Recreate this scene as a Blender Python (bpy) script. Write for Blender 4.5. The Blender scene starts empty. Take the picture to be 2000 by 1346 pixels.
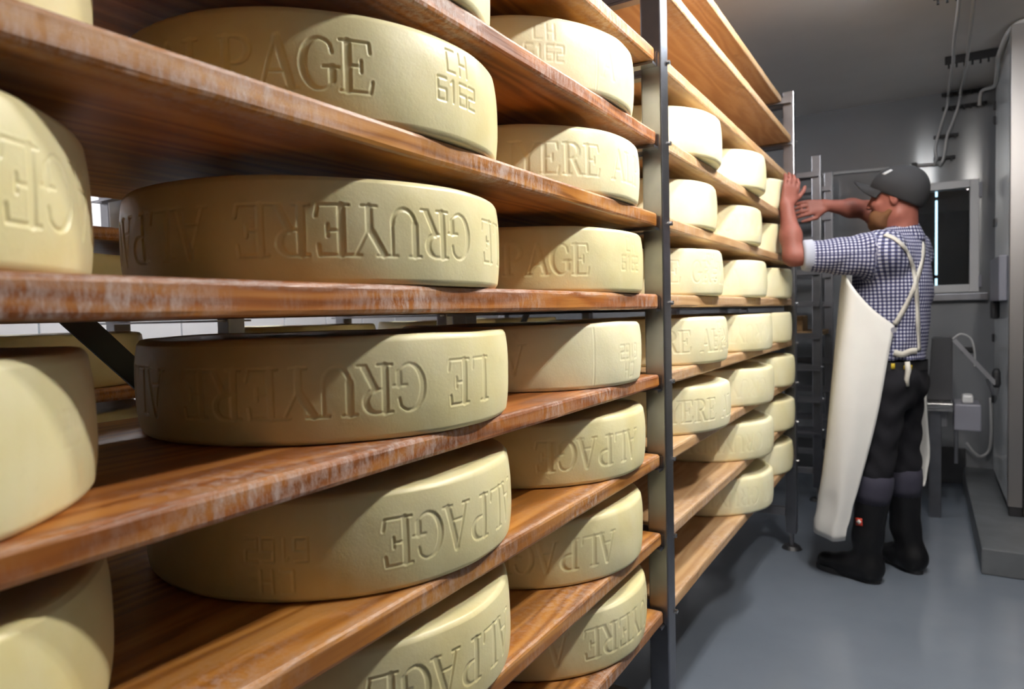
import bpy, bmesh, math, random
import numpy as np
from mathutils import Matrix, Vector
from mathutils.bvhtree import BVHTree

random.seed(7)
rng = np.random.default_rng(7)
SC = bpy.context.scene
COL = SC.collection
PI = math.pi

# ------------------------------------------------------------------ camera
FPX = 1333.0
YAW, PITCH, ROLL = 0.5455, -0.0449, -0.0248
CAM = np.array([0.567, 0.0, 1.23])
_cy, _sy = math.cos(YAW), math.sin(YAW)
CF = np.array([-_sy*math.cos(PITCH), _cy*math.cos(PITCH), math.sin(PITCH)])
_R0 = np.array([_cy, _sy, 0.0]); _U0 = np.cross(_R0, CF)
CR = _R0*math.cos(ROLL) + _U0*math.sin(ROLL)
CU = -_R0*math.sin(ROLL) + _U0*math.cos(ROLL)
cam_data = bpy.data.cameras.new('camera')
cam = bpy.data.objects.new('camera', cam_data)
COL.objects.link(cam)
m = Matrix.Identity(4)
for i in range(3):
    m[i][0] = CR[i]; m[i][1] = CU[i]; m[i][2] = -CF[i]; m[i][3] = CAM[i]
cam.matrix_world = m
cam_data.sensor_width = 36.0
cam_data.lens = FPX/2000.0*36.0
cam_data.clip_start = 0.02
cam_data.dof.use_dof = True
cam_data.dof.focus_distance = 1.25
cam_data.dof.aperture_fstop = 5.0
SC.camera = cam

def ray_at(px, py):
    d = CF + CR*(px-1000.0)/FPX - CU*(py-673.0)/FPX
    return d

# ------------------------------------------------------------------ world, exposure
SC.view_settings.view_transform = 'Standard'
SC.view_settings.look = 'None'
SC.view_settings.gamma = 1.0
SC.view_settings.use_curve_mapping = False
SC.view_settings.exposure = 0.0
SC.cycles.use_denoising = True
SC.cycles.max_bounces = 8
SC.cycles.diffuse_bounces = 5
SC.cycles.glossy_bounces = 4
SC.cycles.sample_clamp_indirect = 6.0
world = bpy.data.worlds.new('daylight'); SC.world = world
world.use_nodes = True
wb = world.node_tree.nodes['Background']
wb.inputs['Color'].default_value = (0.55, 0.85, 1.0, 1)
wb.inputs['Strength'].default_value = 2.2

AISLE_TUBE = 405.0      # emission strength of the tubes over the aisle
MID_TUBE = 310.0
END_TUBE = 60.0
REAR_TUBE = 110.0       # tubes over the aisle behind the racks

# ------------------------------------------------------------------ materials
def nodes_of(name):
    mt = bpy.data.materials.new(name); mt.use_nodes = True
    nt = mt.node_tree; nt.nodes.clear()
    out = nt.nodes.new('ShaderNodeOutputMaterial')
    b = nt.nodes.new('ShaderNodeBsdfPrincipled')
    nt.links.new(b.outputs[0], out.inputs[0])
    return mt, nt, b

def N(nt, kind, **kw):
    n = nt.nodes.new(kind)
    for k, v in kw.items():
        if k in n.inputs.keys():
            n.inputs[k].default_value = v
        else:
            setattr(n, k, v)
    return n

def ramp(nt, fac, stops):
    r = nt.nodes.new('ShaderNodeValToRGB')
    els = r.color_ramp.elements
    while len(els) < len(stops): els.new(0.5)
    for e, (p, c) in zip(els, stops):
        e.position = p; e.color = (*c, 1) if len(c) == 3 else c
    nt.links.new(fac, r.inputs[0])
    return r

def mixc(nt, fac, a, b):
    mx = nt.nodes.new('ShaderNodeMix'); mx.data_type = 'RGBA'
    for sock, v in ((0, fac), (6, a), (7, b)):
        if hasattr(v, 'links'): nt.links.new(v, mx.inputs[sock])
        elif isinstance(v, (tuple, list)): mx.inputs[sock].default_value = (*v, 1)
        else: mx.inputs[sock].default_value = v
    return mx.outputs[2]

def math_(nt, op, a, b=None, clamp=False):
    n = nt.nodes.new('ShaderNodeMath'); n.operation = op; n.use_clamp = clamp
    for i, v in enumerate((a, b)):
        if v is None: continue
        if hasattr(v, 'links'): nt.links.new(v, n.inputs[i])
        else: n.inputs[i].default_value = v
    return n.outputs[0]

def bump(nt, b, height, strength=0.3, dist=0.002):
    bp = nt.nodes.new('ShaderNodeBump')
    bp.inputs['Strength'].default_value = strength; bp.inputs['Distance'].default_value = dist
    nt.links.new(height, bp.inputs['Height']); nt.links.new(bp.outputs[0], b.inputs['Normal'])

def obj_coords(nt, scale=(1, 1, 1), shift=True):
    tc = nt.nodes.new('ShaderNodeTexCoord')
    v = tc.outputs['Object']
    if shift:
        oi = nt.nodes.new('ShaderNodeObjectInfo')
        ad = nt.nodes.new('ShaderNodeVectorMath'); ad.operation = 'MULTIPLY_ADD'
        cb = nt.nodes.new('ShaderNodeCombineXYZ')
        k = math_(nt, 'MULTIPLY', oi.outputs['Random'], 17.0)
        for i in range(3): nt.links.new(k, cb.inputs[i])
        ad.inputs[1].default_value = (1, 1, 1)
        nt.links.new(v, ad.inputs[0]); nt.links.new(cb.outputs[0], ad.inputs[2]); v = ad.outputs[0]
    mp = nt.nodes.new('ShaderNodeMapping'); mp.inputs['Scale'].default_value = scale
    nt.links.new(v, mp.inputs['Vector'])
    return mp.outputs[0]

def noise(nt, vec, scale, detail=4, rough=0.55, dist=0.0):
    n = N(nt, 'ShaderNodeTexNoise'); n.inputs['Scale'].default_value = scale
    n.inputs['Detail'].default_value = detail; n.inputs['Roughness'].default_value = rough
    n.inputs['Distortion'].default_value = dist
    nt.links.new(vec, n.inputs['Vector'])
    return n.outputs['Fac']

def plain(name, col, rough=0.5, metal=0.0, bump_scale=None, bump_strength=0.15, vary=0.0, spec=0.5):
    mt, nt, b = nodes_of(name)
    b.inputs['Roughness'].default_value = rough; b.inputs['Metallic'].default_value = metal
    b.inputs['Specular IOR Level'].default_value = spec
    b.inputs['Base Color'].default_value = (*col, 1)
    if vary or bump_scale:
        v = obj_coords(nt)
        if vary:
            f = noise(nt, v, 7.0, 5)
            lo = tuple(c*(1-vary) for c in col); hi = tuple(min(1, c*(1+vary)) for c in col)
            r = ramp(nt, f, [(0.3, lo), (0.7, hi)]); nt.links.new(r.outputs[0], b.inputs['Base Color'])
        if bump_scale:
            bump(nt, b, noise(nt, v, bump_scale, 4), bump_strength)
    return mt

def cheese_material(name, base, warm, pale):
    mt, nt, b = nodes_of(name)
    v = obj_coords(nt)
    f1 = noise(nt, v, 5.0, 5, 0.6)
    c1 = ramp(nt, f1, [(0.25, warm), (0.5, base), (0.78, pale)])
    f2 = noise(nt, v, 38.0, 5, 0.65)
    spots = ramp(nt, f2, [(0.60, (0, 0, 0)), (0.78, (1, 1, 1))])
    col = mixc(nt, math_(nt, 'MULTIPLY', spots.outputs[0], 0.22), c1.outputs[0], tuple(c*0.72 for c in warm))
    # faint vertical damp streaks and a paler bloom
    vs = obj_coords(nt, (9, 9, 1.2))
    f3 = noise(nt, vs, 3.0, 3, 0.5)
    st = ramp(nt, f3, [(0.55, (0, 0, 0)), (0.75, (1, 1, 1))])
    col = mixc(nt, math_(nt, 'MULTIPLY', st.outputs[0], 0.16), col, (0.86, 0.82, 0.62))
    nt.links.new(col, b.inputs['Base Color'])
    rr = ramp(nt, f1, [(0.3, (0.28,)*3), (0.7, (0.50,)*3)])
    nt.links.new(rr.outputs[0], b.inputs['Roughness'])
    b.inputs['Specular IOR Level'].default_value = 0.4
    b.inputs['Subsurface Weight'].default_value = 0.10
    b.inputs['Subsurface Radius'].default_value = (0.012, 0.008, 0.003)
    b.inputs['Subsurface Scale'].default_value = 0.6
    g = noise(nt, v, 260.0, 3, 0.6); h = noise(nt, v, 55.0, 4, 0.6)
    s = math_(nt, 'ADD', math_(nt, 'MULTIPLY', g, 0.5), h)
    bump(nt, b, s, 0.22, 0.0016)
    return mt

def wood_material(name, dark, mid, light, residue, rough):
    mt, nt, b = nodes_of(name)
    # slow warp so that growth rings cut the board in flowing figures
    v = obj_coords(nt, (7.0, 0.85, 9.0))
    warp = N(nt, 'ShaderNodeTexNoise'); warp.inputs['Scale'].default_value = 1.1; warp.inputs['Detail'].default_value = 3
    nt.links.new(v, warp.inputs['Vector'])
    mx = nt.nodes.new('ShaderNodeVectorMath'); mx.operation = 'MULTIPLY_ADD'
    mx.inputs[1].default_value = (1.5, 1.5, 1.5)
    nt.links.new(warp.outputs['Color'], mx.inputs[0]); nt.links.new(v, mx.inputs[2])
    wv = N(nt, 'ShaderNodeTexWave'); wv.wave_type = 'RINGS'; wv.rings_direction = 'Y'
    wv.inputs['Scale'].default_value = 1.5; wv.inputs['Distortion'].default_value = 2.2
    wv.inputs['Detail'].default_value = 3; wv.inputs['Detail Scale'].default_value = 1.2
    nt.links.new(mx.outputs[0], wv.inputs['Vector'])
    vf = obj_coords(nt, (60, 2.5, 60))
    fine = noise(nt, vf, 3.0, 4, 0.6)
    broad = noise(nt, obj_coords(nt, (5, 1.6, 5)), 1.6, 4)
    mixf = math_(nt, 'ADD', math_(nt, 'MULTIPLY', wv.outputs['Fac'], 0.32),
                 math_(nt, 'ADD', math_(nt, 'MULTIPLY', fine, 0.32), math_(nt, 'MULTIPLY', broad, 0.42)))
    c = ramp(nt, mixf, [(0.22, dark), (0.50, mid), (0.78, light)])
    col = c.outputs[0]
    # whitish dried brine on edges and tops
    rv = obj_coords(nt, (40, 46.0, 18.0))
    r1 = noise(nt, rv, 2.0, 9, 0.80)
    r2 = noise(nt, obj_coords(nt, (3, 1.8, 3)), 1.7, 3)
    msk = math_(nt, 'MULTIPLY', ramp(nt, r1, [(0.45, (0, 0, 0)), (0.60, (1, 1, 1))]).outputs[0],
                ramp(nt, r2, [(0.40, (0, 0, 0)), (0.62, (1, 1, 1))]).outputs[0])
    tc = nt.nodes.new('ShaderNodeTexCoord'); sx = nt.nodes.new('ShaderNodeSeparateXYZ')
    nt.links.new(tc.outputs['Object'], sx.inputs[0])
    near_edge = math_(nt, 'MULTIPLY', math_(nt, 'ADD', sx.outputs['X'], 0.10), 10.0, True)
    msk = math_(nt, 'MULTIPLY', msk, math_(nt, 'ADD', math_(nt, 'MULTIPLY', near_edge, 0.85), 0.10))
    rim = math_(nt, 'MULTIPLY', math_(nt, 'MULTIPLY', math_(nt, 'ADD', sx.outputs['Z'], -0.0245), 130.0, True),
                math_(nt, 'MULTIPLY', math_(nt, 'ADD', sx.outputs['X'], 0.022), 60.0, True))
    rim = math_(nt, 'MULTIPLY', rim, ramp(nt, noise(nt, obj_coords(nt, (60, 22, 60)), 2.0, 6, 0.75), [(0.42, (0, 0, 0)), (0.66, (0.75,)*3)]).outputs[0])
    msk = math_(nt, 'MAXIMUM', msk, rim)
    msk = math_(nt, 'MULTIPLY', msk, residue, True)
    col = mixc(nt, msk, col, (0.60, 0.52, 0.48))
    # dark knots / damp patches
    k = noise(nt, obj_coords(nt, (14, 6, 14)), 1.2, 2)
    km = ramp(nt, k, [(0.70, (0, 0, 0)), (0.80, (1, 1, 1))])
    col = mixc(nt, math_(nt, 'MULTIPLY', km.outputs[0], 0.55), col, tuple(x*0.35 for x in dark))
    nt.links.new(col, b.inputs['Base Color'])
    rg = math_(nt, 'ADD', math_(nt, 'MULTIPLY', fine, 0.2), rough-0.1)
    rg = math_(nt, 'ADD', rg, math_(nt, 'MULTIPLY', msk, 0.2))
    nt.links.new(rg, b.inputs['Roughness'])
    hs = math_(nt, 'ADD', math_(nt, 'MULTIPLY', fine, 0.6), math_(nt, 'MULTIPLY', msk, 1.4))
    bump(nt, b, hs, 0.35, 0.0018)
    return mt

def steel_material(name, col, rough, sc=(2, 2, 90)):
    mt, nt, b = nodes_of(name)
    b.inputs['Metallic'].default_value = 1.0
    f = noise(nt, obj_coords(nt, sc), 4.0, 4)
    g = noise(nt, obj_coords(nt), 9.0, 5)
    r = ramp(nt, g, [(0.3, tuple(c*0.78 for c in col)), (0.7, col)])
    nt.links.new(r.outputs[0], b.inputs['Base Color'])
    nt.links.new(math_(nt, 'ADD', math_(nt, 'MULTIPLY', f, 0.18), rough-0.08), b.inputs['Roughness'])
    bump(nt, b, f, 0.08, 0.0006)
    return mt

M = {}
M['cheese'] = cheese_material('cheese_rind', (0.755, 0.69, 0.392), (0.705, 0.607, 0.275), (0.795, 0.745, 0.49))
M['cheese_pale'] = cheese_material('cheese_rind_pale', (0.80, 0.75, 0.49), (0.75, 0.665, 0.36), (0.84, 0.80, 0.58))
M['wood'] = wood_material('spruce_board_oiled', (0.15, 0.048, 0.008), (0.36, 0.138, 0.022), (0.51, 0.235, 0.055), 0.62, 0.36)
M['wood_red'] = wood_material('spruce_board_red', (0.13, 0.038, 0.008), (0.32, 0.102, 0.018), (0.45, 0.185, 0.042), 0.68, 0.36)
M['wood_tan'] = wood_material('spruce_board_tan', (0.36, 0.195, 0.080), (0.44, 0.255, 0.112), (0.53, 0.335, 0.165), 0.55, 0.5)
M['steel'] = steel_material('brushed_steel', (0.31, 0.31, 0.335), 0.32)
M['steel_dark'] = steel_material('dull_steel', (0.36, 0.36, 0.38), 0.45)
M['steel_bright'] = steel_material('polished_steel', (0.66, 0.65, 0.64), 0.26)
M['black_steel'] = plain('black_painted_steel', (0.012, 0.011, 0.011), 0.45, 0.0, 60, 0.1)
M['black_plastic'] = plain('black_plastic', (0.012, 0.012, 0.014), 0.5)
M['rubber'] = plain('black_rubber', (0.013, 0.013, 0.015), 0.55, 0.0, 90, 0.12)
M['white_plastic'] = plain('white_plastic', (0.62, 0.62, 0.62), 0.4)
M['cable'] = plain('white_cable', (0.50, 0.50, 0.50), 0.45)
M['grey_box'] = plain('grey_enamel', (0.22, 0.22, 0.26), 0.4)
M['cardboard'] = plain('brown_board', (0.26, 0.15, 0.06), 0.8, 0.0, 40, 0.2, 0.15)

def panel_material(name, col, rough, ribs=0.0):
    mt, nt, b = nodes_of(name)
    g = noise(nt, obj_coords(nt, (1, 1, 1), False), 2.5, 5)
    r = ramp(nt, g, [(0.3, tuple(c*0.9 for c in col)), (0.7, col)])
    nt.links.new(r.outputs[0], b.inputs['Base Color'])
    b.inputs['Roughness'].default_value = rough
    if ribs:
        tc = nt.nodes.new('ShaderNodeTexCoord'); sp = nt.nodes.new('ShaderNodeSeparateXYZ')
        nt.links.new(tc.outputs['Object'], sp.inputs[0])
        b.inputs['Anisotropic'].default_value = 0.95
        tg = nt.nodes.new('ShaderNodeTangent'); tg.direction_type = 'RADIAL'; tg.axis = 'Z'
        nt.links.new(tg.outputs[0], b.inputs['Tangent'])
        b.inputs['Anisotropic Rotation'].default_value = ribs
        b.inputs['Specular IOR Level'].default_value = 0.8
    return mt

M['wall'] = panel_material('wall_panel_grey', (0.20, 0.207, 0.220), 0.15, 0.25)
M['wall_side'] = panel_material('wall_panel_side', (0.78, 0.78, 0.80), 0.4)
M['ceiling'] = panel_material('ceiling_panel', (0.72, 0.70, 0.68), 0.42)
M['wall_grey'] = panel_material('wall_panel_dull', (0.07, 0.07, 0.075), 0.5)
M['door'] = panel_material('door_slab_gloss', (0.74, 0.77, 0.80), 0.10)
M['jamb'] = plain('satin_steel_jamb', (0.42, 0.40, 0.39), 0.38, 1.0)
M['frame_white'] = plain('window_frame_white', (0.62, 0.62, 0.63), 0.35)
M['baseboard'] = plain('dark_grey_coving', (0.055, 0.056, 0.058), 0.5, 0.0, 30, 0.1, 0.2)
M['concrete'] = plain('grey_plinth_paint', (0.095, 0.102, 0.11), 0.5, 0.0, 25, 0.25, 0.2)

def floor_material():
    mt, nt, b = nodes_of('grey_epoxy_floor')
    v = obj_coords(nt, (1, 1, 1), False)
    g = noise(nt, v, 2.2, 6, 0.6)
    r = ramp(nt, g, [(0.3, (0.128, 0.150, 0.182)), (0.7, (0.150, 0.173, 0.207))])
    sp = noise(nt, v, 14.0, 5, 0.7)
    sm = ramp(nt, sp, [(0.66, (0, 0, 0)), (0.76, (1, 1, 1))])
    col = mixc(nt, math_(nt, 'MULTIPLY', sm.outputs[0], 0.16), r.outputs[0], (0.075, 0.08, 0.085))
    nt.links.new(col, b.inputs['Base Color'])
    rg = ramp(nt, noise(nt, v, 3.4, 5), [(0.3, (0.14,)*3), (0.7, (0.26,)*3)])
    nt.links.new(rg.outputs[0], b.inputs['Roughness'])
    bump(nt, b, noise(nt, v, 45, 3), 0.05, 0.001)
    return mt
M['floor'] = floor_material()

def emit_material(name, col, s):
    mt, nt, b = nodes_of(name)
    b.inputs['Base Color'].default_value = (0.8, 0.8, 0.8, 1)
    b.inputs['Emission Color'].default_value = (*col, 1)
    b.inputs['Emission Strength'].default_value = s
    return mt
M['tube'] = emit_material('lit_tube', (1.0, 0.955, 0.90), AISLE_TUBE)
M['tube_mid'] = emit_material('lit_tube_mid', (1.0, 0.955, 0.90), MID_TUBE)
M['tube_end'] = emit_material('lit_tube_end', (0.80, 0.90, 1.0), END_TUBE)
M['tube_rear'] = emit_material('lit_tube_rear', (0.95, 0.97, 1.0), REAR_TUBE)

def glass_material():
    mt, nt, b = nodes_of('window_glass')
    b.inputs['Base Color'].default_value = (0.95, 0.97, 1, 1)
    b.inputs['Transmission Weight'].default_value = 1.0
    b.inputs['Roughness'].default_value = 0.0
    b.inputs['IOR'].default_value = 1.45
    return mt
M['glass'] = glass_material()

# cloth and skin
M['skin'] = plain('skin', (0.24, 0.082, 0.060), 0.55, 0.0, 120, 0.12, 0.18, 0.3)
M['beard'] = plain('ginger_beard', (0.15, 0.058, 0.016), 0.8, 0.0, 220, 0.8, 0.3)
M['cap'] = plain('charcoal_cap_cloth', (0.016, 0.016, 0.018), 0.9, 0.0, 320, 0.25)
M['cap_patch'] = plain('pale_patch', (0.45, 0.45, 0.46), 0.7)
M['apron'] = plain('white_rubber_apron', (0.74, 0.73, 0.70), 0.42, 0.0, 9, 0.12, 0.03)
M['strap'] = plain('cream_webbing', (0.50, 0.48, 0.43), 0.8, 0.0, 300, 0.3)
M['trousers'] = plain('black_work_cloth', (0.0055, 0.0055, 0.008), 0.9, 0.0, 60, 0.4, 0.0, 0.25)
M['trouser_hem'] = plain('navy_grey_cloth', (0.024, 0.023, 0.040), 0.85, 0.0, 60, 0.3)
M['boot'] = plain('black_rubber_boot', (0.0045, 0.0045, 0.0055), 0.45, 0.0, 30, 0.1, 0.0, 0.3)
M['emblem_red'] = plain('red_badge', (0.55, 0.045, 0.02), 0.5)
M['emblem_white'] = plain('white_badge', (0.75, 0.72, 0.68), 0.5)
M['yellow'] = plain('yellow_tag', (0.50, 0.36, 0.02), 0.6)
M['eye'] = plain('dark_eye', (0.03, 0.02, 0.02), 0.3)

def gingham_material():
    mt, nt, b = nodes_of('navy_gingham_cloth')
    at = N(nt, 'ShaderNodeAttribute'); at.attribute_name = 'cloth_uv'
    sp = nt.nodes.new('ShaderNodeSeparateXYZ'); nt.links.new(at.outputs['Vector'], sp.inputs[0])
    masks = []
    for ax in ('X', 'Y'):
        t = math_(nt, 'FRACT', math_(nt, 'MULTIPLY', sp.outputs[ax], 1/0.0155))
        masks.append(math_(nt, 'LESS_THAN', t, 0.5))
    s = math_(nt, 'MULTIPLY', math_(nt, 'ADD', masks[0], masks[1]), 0.5)
    c = ramp(nt, s, [(0.0, (0.50, 0.50, 0.56)), (0.5, (0.085, 0.09, 0.185)), (1.0, (0.011, 0.012, 0.040))])
    c.color_ramp.interpolation = 'LINEAR'
    nt.links.new(c.outputs[0], b.inputs['Base Color'])
    b.inputs['Roughness'].default_value = 0.85
    bump(nt, b, noise(nt, obj_coords(nt), 18, 4), 0.5, 0.01)
    return mt
M['gingham'] = gingham_material()

# ------------------------------------------------------------------ object helpers
def root(name, loc, label, cat, group=None):
    o = bpy.data.objects.new(name, None); COL.objects.link(o)
    o.location = loc; o.empty_display_size = 0.05
    o['label'] = label; o['category'] = cat
    if group: o['group'] = group
    return o

def abs_loc(o):
    v = Vector((0, 0, 0))
    while o is not None:
        v += o.location; o = o.parent
    return v

def link(name, me, mat, parent=None, loc=(0, 0, 0), smooth=False):
    o = bpy.data.objects.new(name, me); COL.objects.link(o)
    if mat is not None:
        me.materials.clear()
        for x in (mat if isinstance(mat, (list, tuple)) else [mat]): me.materials.append(x)
    o.location = loc
    if parent is not None: o.parent = parent
    if smooth:
        me.polygons.foreach_set('use_smooth', np.ones(len(me.polygons), dtype=bool))
    return o

def bm_obj(name, bm, mat, parent=None, origin=None, smooth=False, kind=None):
    """bm holds world coordinates; the mesh is stored relative to parent or origin."""
    base = abs_loc(parent) if parent is not None else Vector(origin or (0, 0, 0))
    bmesh.ops.translate(bm, verts=bm.verts, vec=-base)
    me = bpy.data.meshes.new(name); bm.to_mesh(me); bm.free()
    o = link(name, me, mat, parent, (0, 0, 0) if parent is not None else base, smooth)
    if kind: o['kind'] = kind
    return o

def tag(o, label, cat, group=None):
    o['label'] = label; o['category'] = cat
    if group: o['group'] = group
    return o

def structure(o):
    o['kind'] = 'structure'; return o

def box(bm, x0, x1, y0, y1, z0, z1, bev=0.0):
    vs = [bm.verts.new(p) for p in ((x0,y0,z0),(x1,y0,z0),(x1,y1,z0),(x0,y1,z0),(x0,y0,z1),(x1,y0,z1),(x1,y1,z1),(x0,y1,z1))]
    fs = [bm.faces.new([vs[i] for i in q]) for q in ((3,2,1,0),(4,5,6,7),(0,1,5,4),(1,2,6,5),(2,3,7,6),(3,0,4,7))]
    if bev:
        es = set()
        for f in fs: es.update(f.edges)
        bmesh.ops.bevel(bm, geom=list(es), offset=bev, segments=2, affect='EDGES', profile=0.6)
    return bm

def boxes(*args, bev=0.0):
    bm = bmesh.new()
    for a in args: box(bm, *a, bev=bev)
    return bm

def tube(bm, pts, r, seg=10, cap=True, flat=None):
    pts = [Vector(p) for p in pts]
    rings = []
    up = None
    for i, p in enumerate(pts):
        d = (pts[min(i+1, len(pts)-1)] - pts[max(i-1, 0)]).normalized()
        if up is None:
            up = Vector((0, 0, 1)) if abs(d.z) < 0.9 else Vector((0, 1, 0))
        a = d.cross(up)
        if a.length < 1e-5: a = d.orthogonal()
        a.normalize(); b = a.cross(d).normalized(); up = b
        rr = r[i] if isinstance(r, (list, tuple)) else r
        rings.append([bm.verts.new(p + a*math.cos(t)*rr + b*math.sin(t)*rr) for t in [2*PI*k/seg for k in range(seg)]])
    for A, B in zip(rings, rings[1:]):
        for k in range(seg):
            bm.faces.new((A[k], A[(k+1) % seg], B[(k+1) % seg], B[k]))
    if cap:
        bm.faces.new(list(reversed(rings[0]))); bm.faces.new(rings[-1])
    return bm

def cyl(bm, c0, c1, r0, r1=None, seg=20):
    return tube(bm, [c0, c1], [r0, r1 if r1 is not None else r0], seg)

def bar(bm, a, b, w, h, up=(0, 0, 1)):
    """rectangular bar from a to b, w across, h along up"""
    a = Vector(a); b = Vector(b); d = (b-a).normalized(); s = d.cross(Vector(up)).normalized(); u = s.cross(d).normalized()
    ring = lambda p: [bm.verts.new(p + s*x*w/2 + u*y*h/2) for x, y in ((-1,-1),(1,-1),(1,1),(-1,1))]
    A, B = ring(a), ring(b)
    for k in range(4): bm.faces.new((A[k], A[(k+1)%4], B[(k+1)%4], B[k]))
    bm.faces.new(A[::-1]); bm.faces.new(B)
    return bm

def spline(pts, n):
    P = [np.array(p, float) for p in pts]
    P = [2*P[0]-P[1]] + P + [2*P[-1]-P[-2]]
    out = []
    for i in range(1, len(P)-2):
        for k in range(n):
            t = k/n
            a, b, c, d = P[i-1], P[i], P[i+1], P[i+2]
            out.append(0.5*((2*b)+(-a+c)*t+(2*a-5*b+4*c-d)*t*t+(-a+3*b-3*c+d)*t**3))
    out.append(P[-2])
    return out

def arr_mesh(name, verts, faces):
    me = bpy.data.meshes.new(name)
    verts = np.asarray(verts, np.float32); faces = np.asarray(faces, np.int32)
    k = faces.shape[1]
    me.vertices.add(len(verts)); me.vertices.foreach_set('co', verts.ravel())
    me.loops.add(faces.size); me.loops.foreach_set('vertex_index', faces.ravel())
    me.polygons.add(len(faces)); me.polygons.foreach_set('loop_start', np.arange(0, faces.size, k, dtype=np.int32))
    me.update(calc_edges=True); me.validate()
    return me

# ------------------------------------------------------------------ room shell
Y_BACK, Z_CEIL, X_LEFT, X_RIGHT, Y_FRONT = 5.5, 2.64, -2.9, 1.62, -1.6
structure(bm_obj('floor', boxes((X_LEFT-.1, X_RIGHT+.1, Y_FRONT-.1, Y_BACK+.12, -0.1, 0.0)), M['floor']))
structure(bm_obj('ceiling', boxes((X_LEFT-.1, X_RIGHT+.1, Y_FRONT-.1, Y_BACK+.12, Z_CEIL, Z_CEIL+0.1)), M['ceiling']))
# back wall with a window opening
WX0, WX1, WZ0, WZ1 = 0.36, 0.868, 1.300, 2.045
structure(bm_obj('wall_back', boxes((X_LEFT, WX0, Y_BACK, Y_BACK+.1, 0, Z_CEIL), (WX1, X_RIGHT, Y_BACK, Y_BACK+.1, 0, Z_CEIL),
    (WX0, WX1, Y_BACK, Y_BACK+.1, 0, WZ0), (WX0, WX1, Y_BACK, Y_BACK+.1, WZ1, Z_CEIL)), M['wall']))
wl = structure(bpy.data.objects.new('wall_left', None)); COL.objects.link(wl)
pm = None
k = 0
y = Y_FRONT
while y < Y_BACK - .01:
    if pm is None:
        b_ = boxes((X_LEFT-.06, X_LEFT, 0.004, 0.346, 0.0, Z_CEIL), bev=0.004)
        pm = bpy.data.meshes.new('panel'); b_.to_mesh(pm); b_.free(); pm.materials.append(M['wall_side'])
    o = bpy.data.objects.new('panel', pm); COL.objects.link(o); o.parent = wl; o.location = (0, y, 0)
    y += 0.35
structure(bm_obj('wall_right', boxes((X_RIGHT, X_RIGHT+.1, Y_FRONT, Y_BACK+.1, 0, Z_CEIL)), M['wall_grey']))
structure(bm_obj('wall_front', boxes((X_LEFT, X_RIGHT, Y_FRONT-.1, Y_FRONT, 0, Z_CEIL)), M['wall_grey']))
structure(bm_obj('baseboard_back', boxes((X_LEFT+.02, 0.80, Y_BACK-.02, Y_BACK-.0005, 0.001, 0.245), bev=0.004), M['baseboard']))

# window: white frame, glass, dark shutters outside leaving a slit of daylight
win = structure(bpy.data.objects.new('window_1', None)); COL.objects.link(win); win.location = (0.61, Y_BACK, 1.30)
fw = 0.052
bm_obj('window_frame', boxes((WX0, WX0+fw, Y_BACK-.025, Y_BACK+.06, WZ0, WZ1), (WX1-fw, WX1, Y_BACK-.025, Y_BACK+.06, WZ0, WZ1),
    (WX0+fw, WX1-fw, Y_BACK-.025, Y_BACK+.06, WZ0, WZ0+fw), (WX0+fw, WX1-fw, Y_BACK-.025, Y_BACK+.06, WZ1-fw, WZ1), bev=0.004), M['frame_white'], win)
bm_obj('pane', boxes((WX0+fw, WX1-fw, Y_BACK+.012, Y_BACK+.018, WZ0+fw, WZ1-fw)), M['glass'], win)
for xa, xb in ((WX0-.05, 0.622), (0.636, WX1+.05)):
    bm_obj('shutter', boxes((xa, xb, Y_BACK+.13, Y_BACK+.16, WZ0-.05, WZ1+.05), bev=0.003), M['black_steel'], win)
for zz in (1.955, 1.415):
    bm_obj('latch_bar', boxes((0.60, 0.66, Y_BACK+.12, Y_BACK+.129, zz-.012, zz+.012)), M['black_steel'], win)
bm_obj('hinge', boxes((WX1-.004, WX1+.014, Y_BACK-.035, Y_BACK-.001, 1.92, 2.02), (WX1-.004, WX1+.014, Y_BACK-.035, Y_BACK-.001, 1.33, 1.41), bev=0.003), M['grey_box'], win)
structure(bm_obj('trim_1', boxes((0.30, 0.915, Y_BACK-.06, Y_BACK-.0005, 1.245, 1.292), bev=0.004), M['steel']))

# ---- right-hand side: raised plinth, cold-room door slab with a steel jamb
structure(bm_obj('trim_2', boxes((0.785, X_RIGHT-.001, 3.685, Y_BACK-.001, 0.001, 0.12), bev=0.006), M['concrete']))
door = structure(bpy.data.objects.new('door_1', None)); COL.objects.link(door); door.location = (0.97, 4.8, 0.14)
bm_obj('door_leaf', boxes((0.935, 1.02, 4.345, 5.22, 0.17, 2.60), bev=0.004), M['door'], door)
bm_obj('door_seal', boxes((0.95, 1.01, 4.345, 5.2, 0.1205, 0.169)), M['rubber'], door)
for z in (0.62, 1.005, 1.38, 1.72, 2.35, 2.44):
    bm_obj('door_clip', boxes((0.922, 0.945, 5.205, 5.235, z-.025, z+.025), bev=0.004), M['black_plastic'], door)
jb = structure(bm_obj('trim_3', boxes((0.932, 0.9935, 4.30, 4.344, 0.17, 2.615), bev=0.003), M['jamb']))
structure(bm_obj('trim_4', boxes((0.995, 1.06, 4.31, 4.344, 0.1205, 2.615), bev=0.003), M['black_steel']))
structure(bm_obj('trim_5', boxes((0.938, 0.992, 4.305, 4.344, 0.1205, 0.169), bev=0.003), M['rubber']))
cb = root('control_box', (0.915, 4.85, 1.2), 'grey control box with a black handle below on the glossy white door', 'box')
bm_obj('housing', boxes((0.895, 0.9345, 4.42, 4.98, 1.235, 1.475), bev=0.008), M['grey_box'], cb)
bm_obj('handle', boxes((0.895, 0.933, 4.86, 4.99, 1.13, 1.234), bev=0.012), M['black_plastic'], cb)

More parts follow.
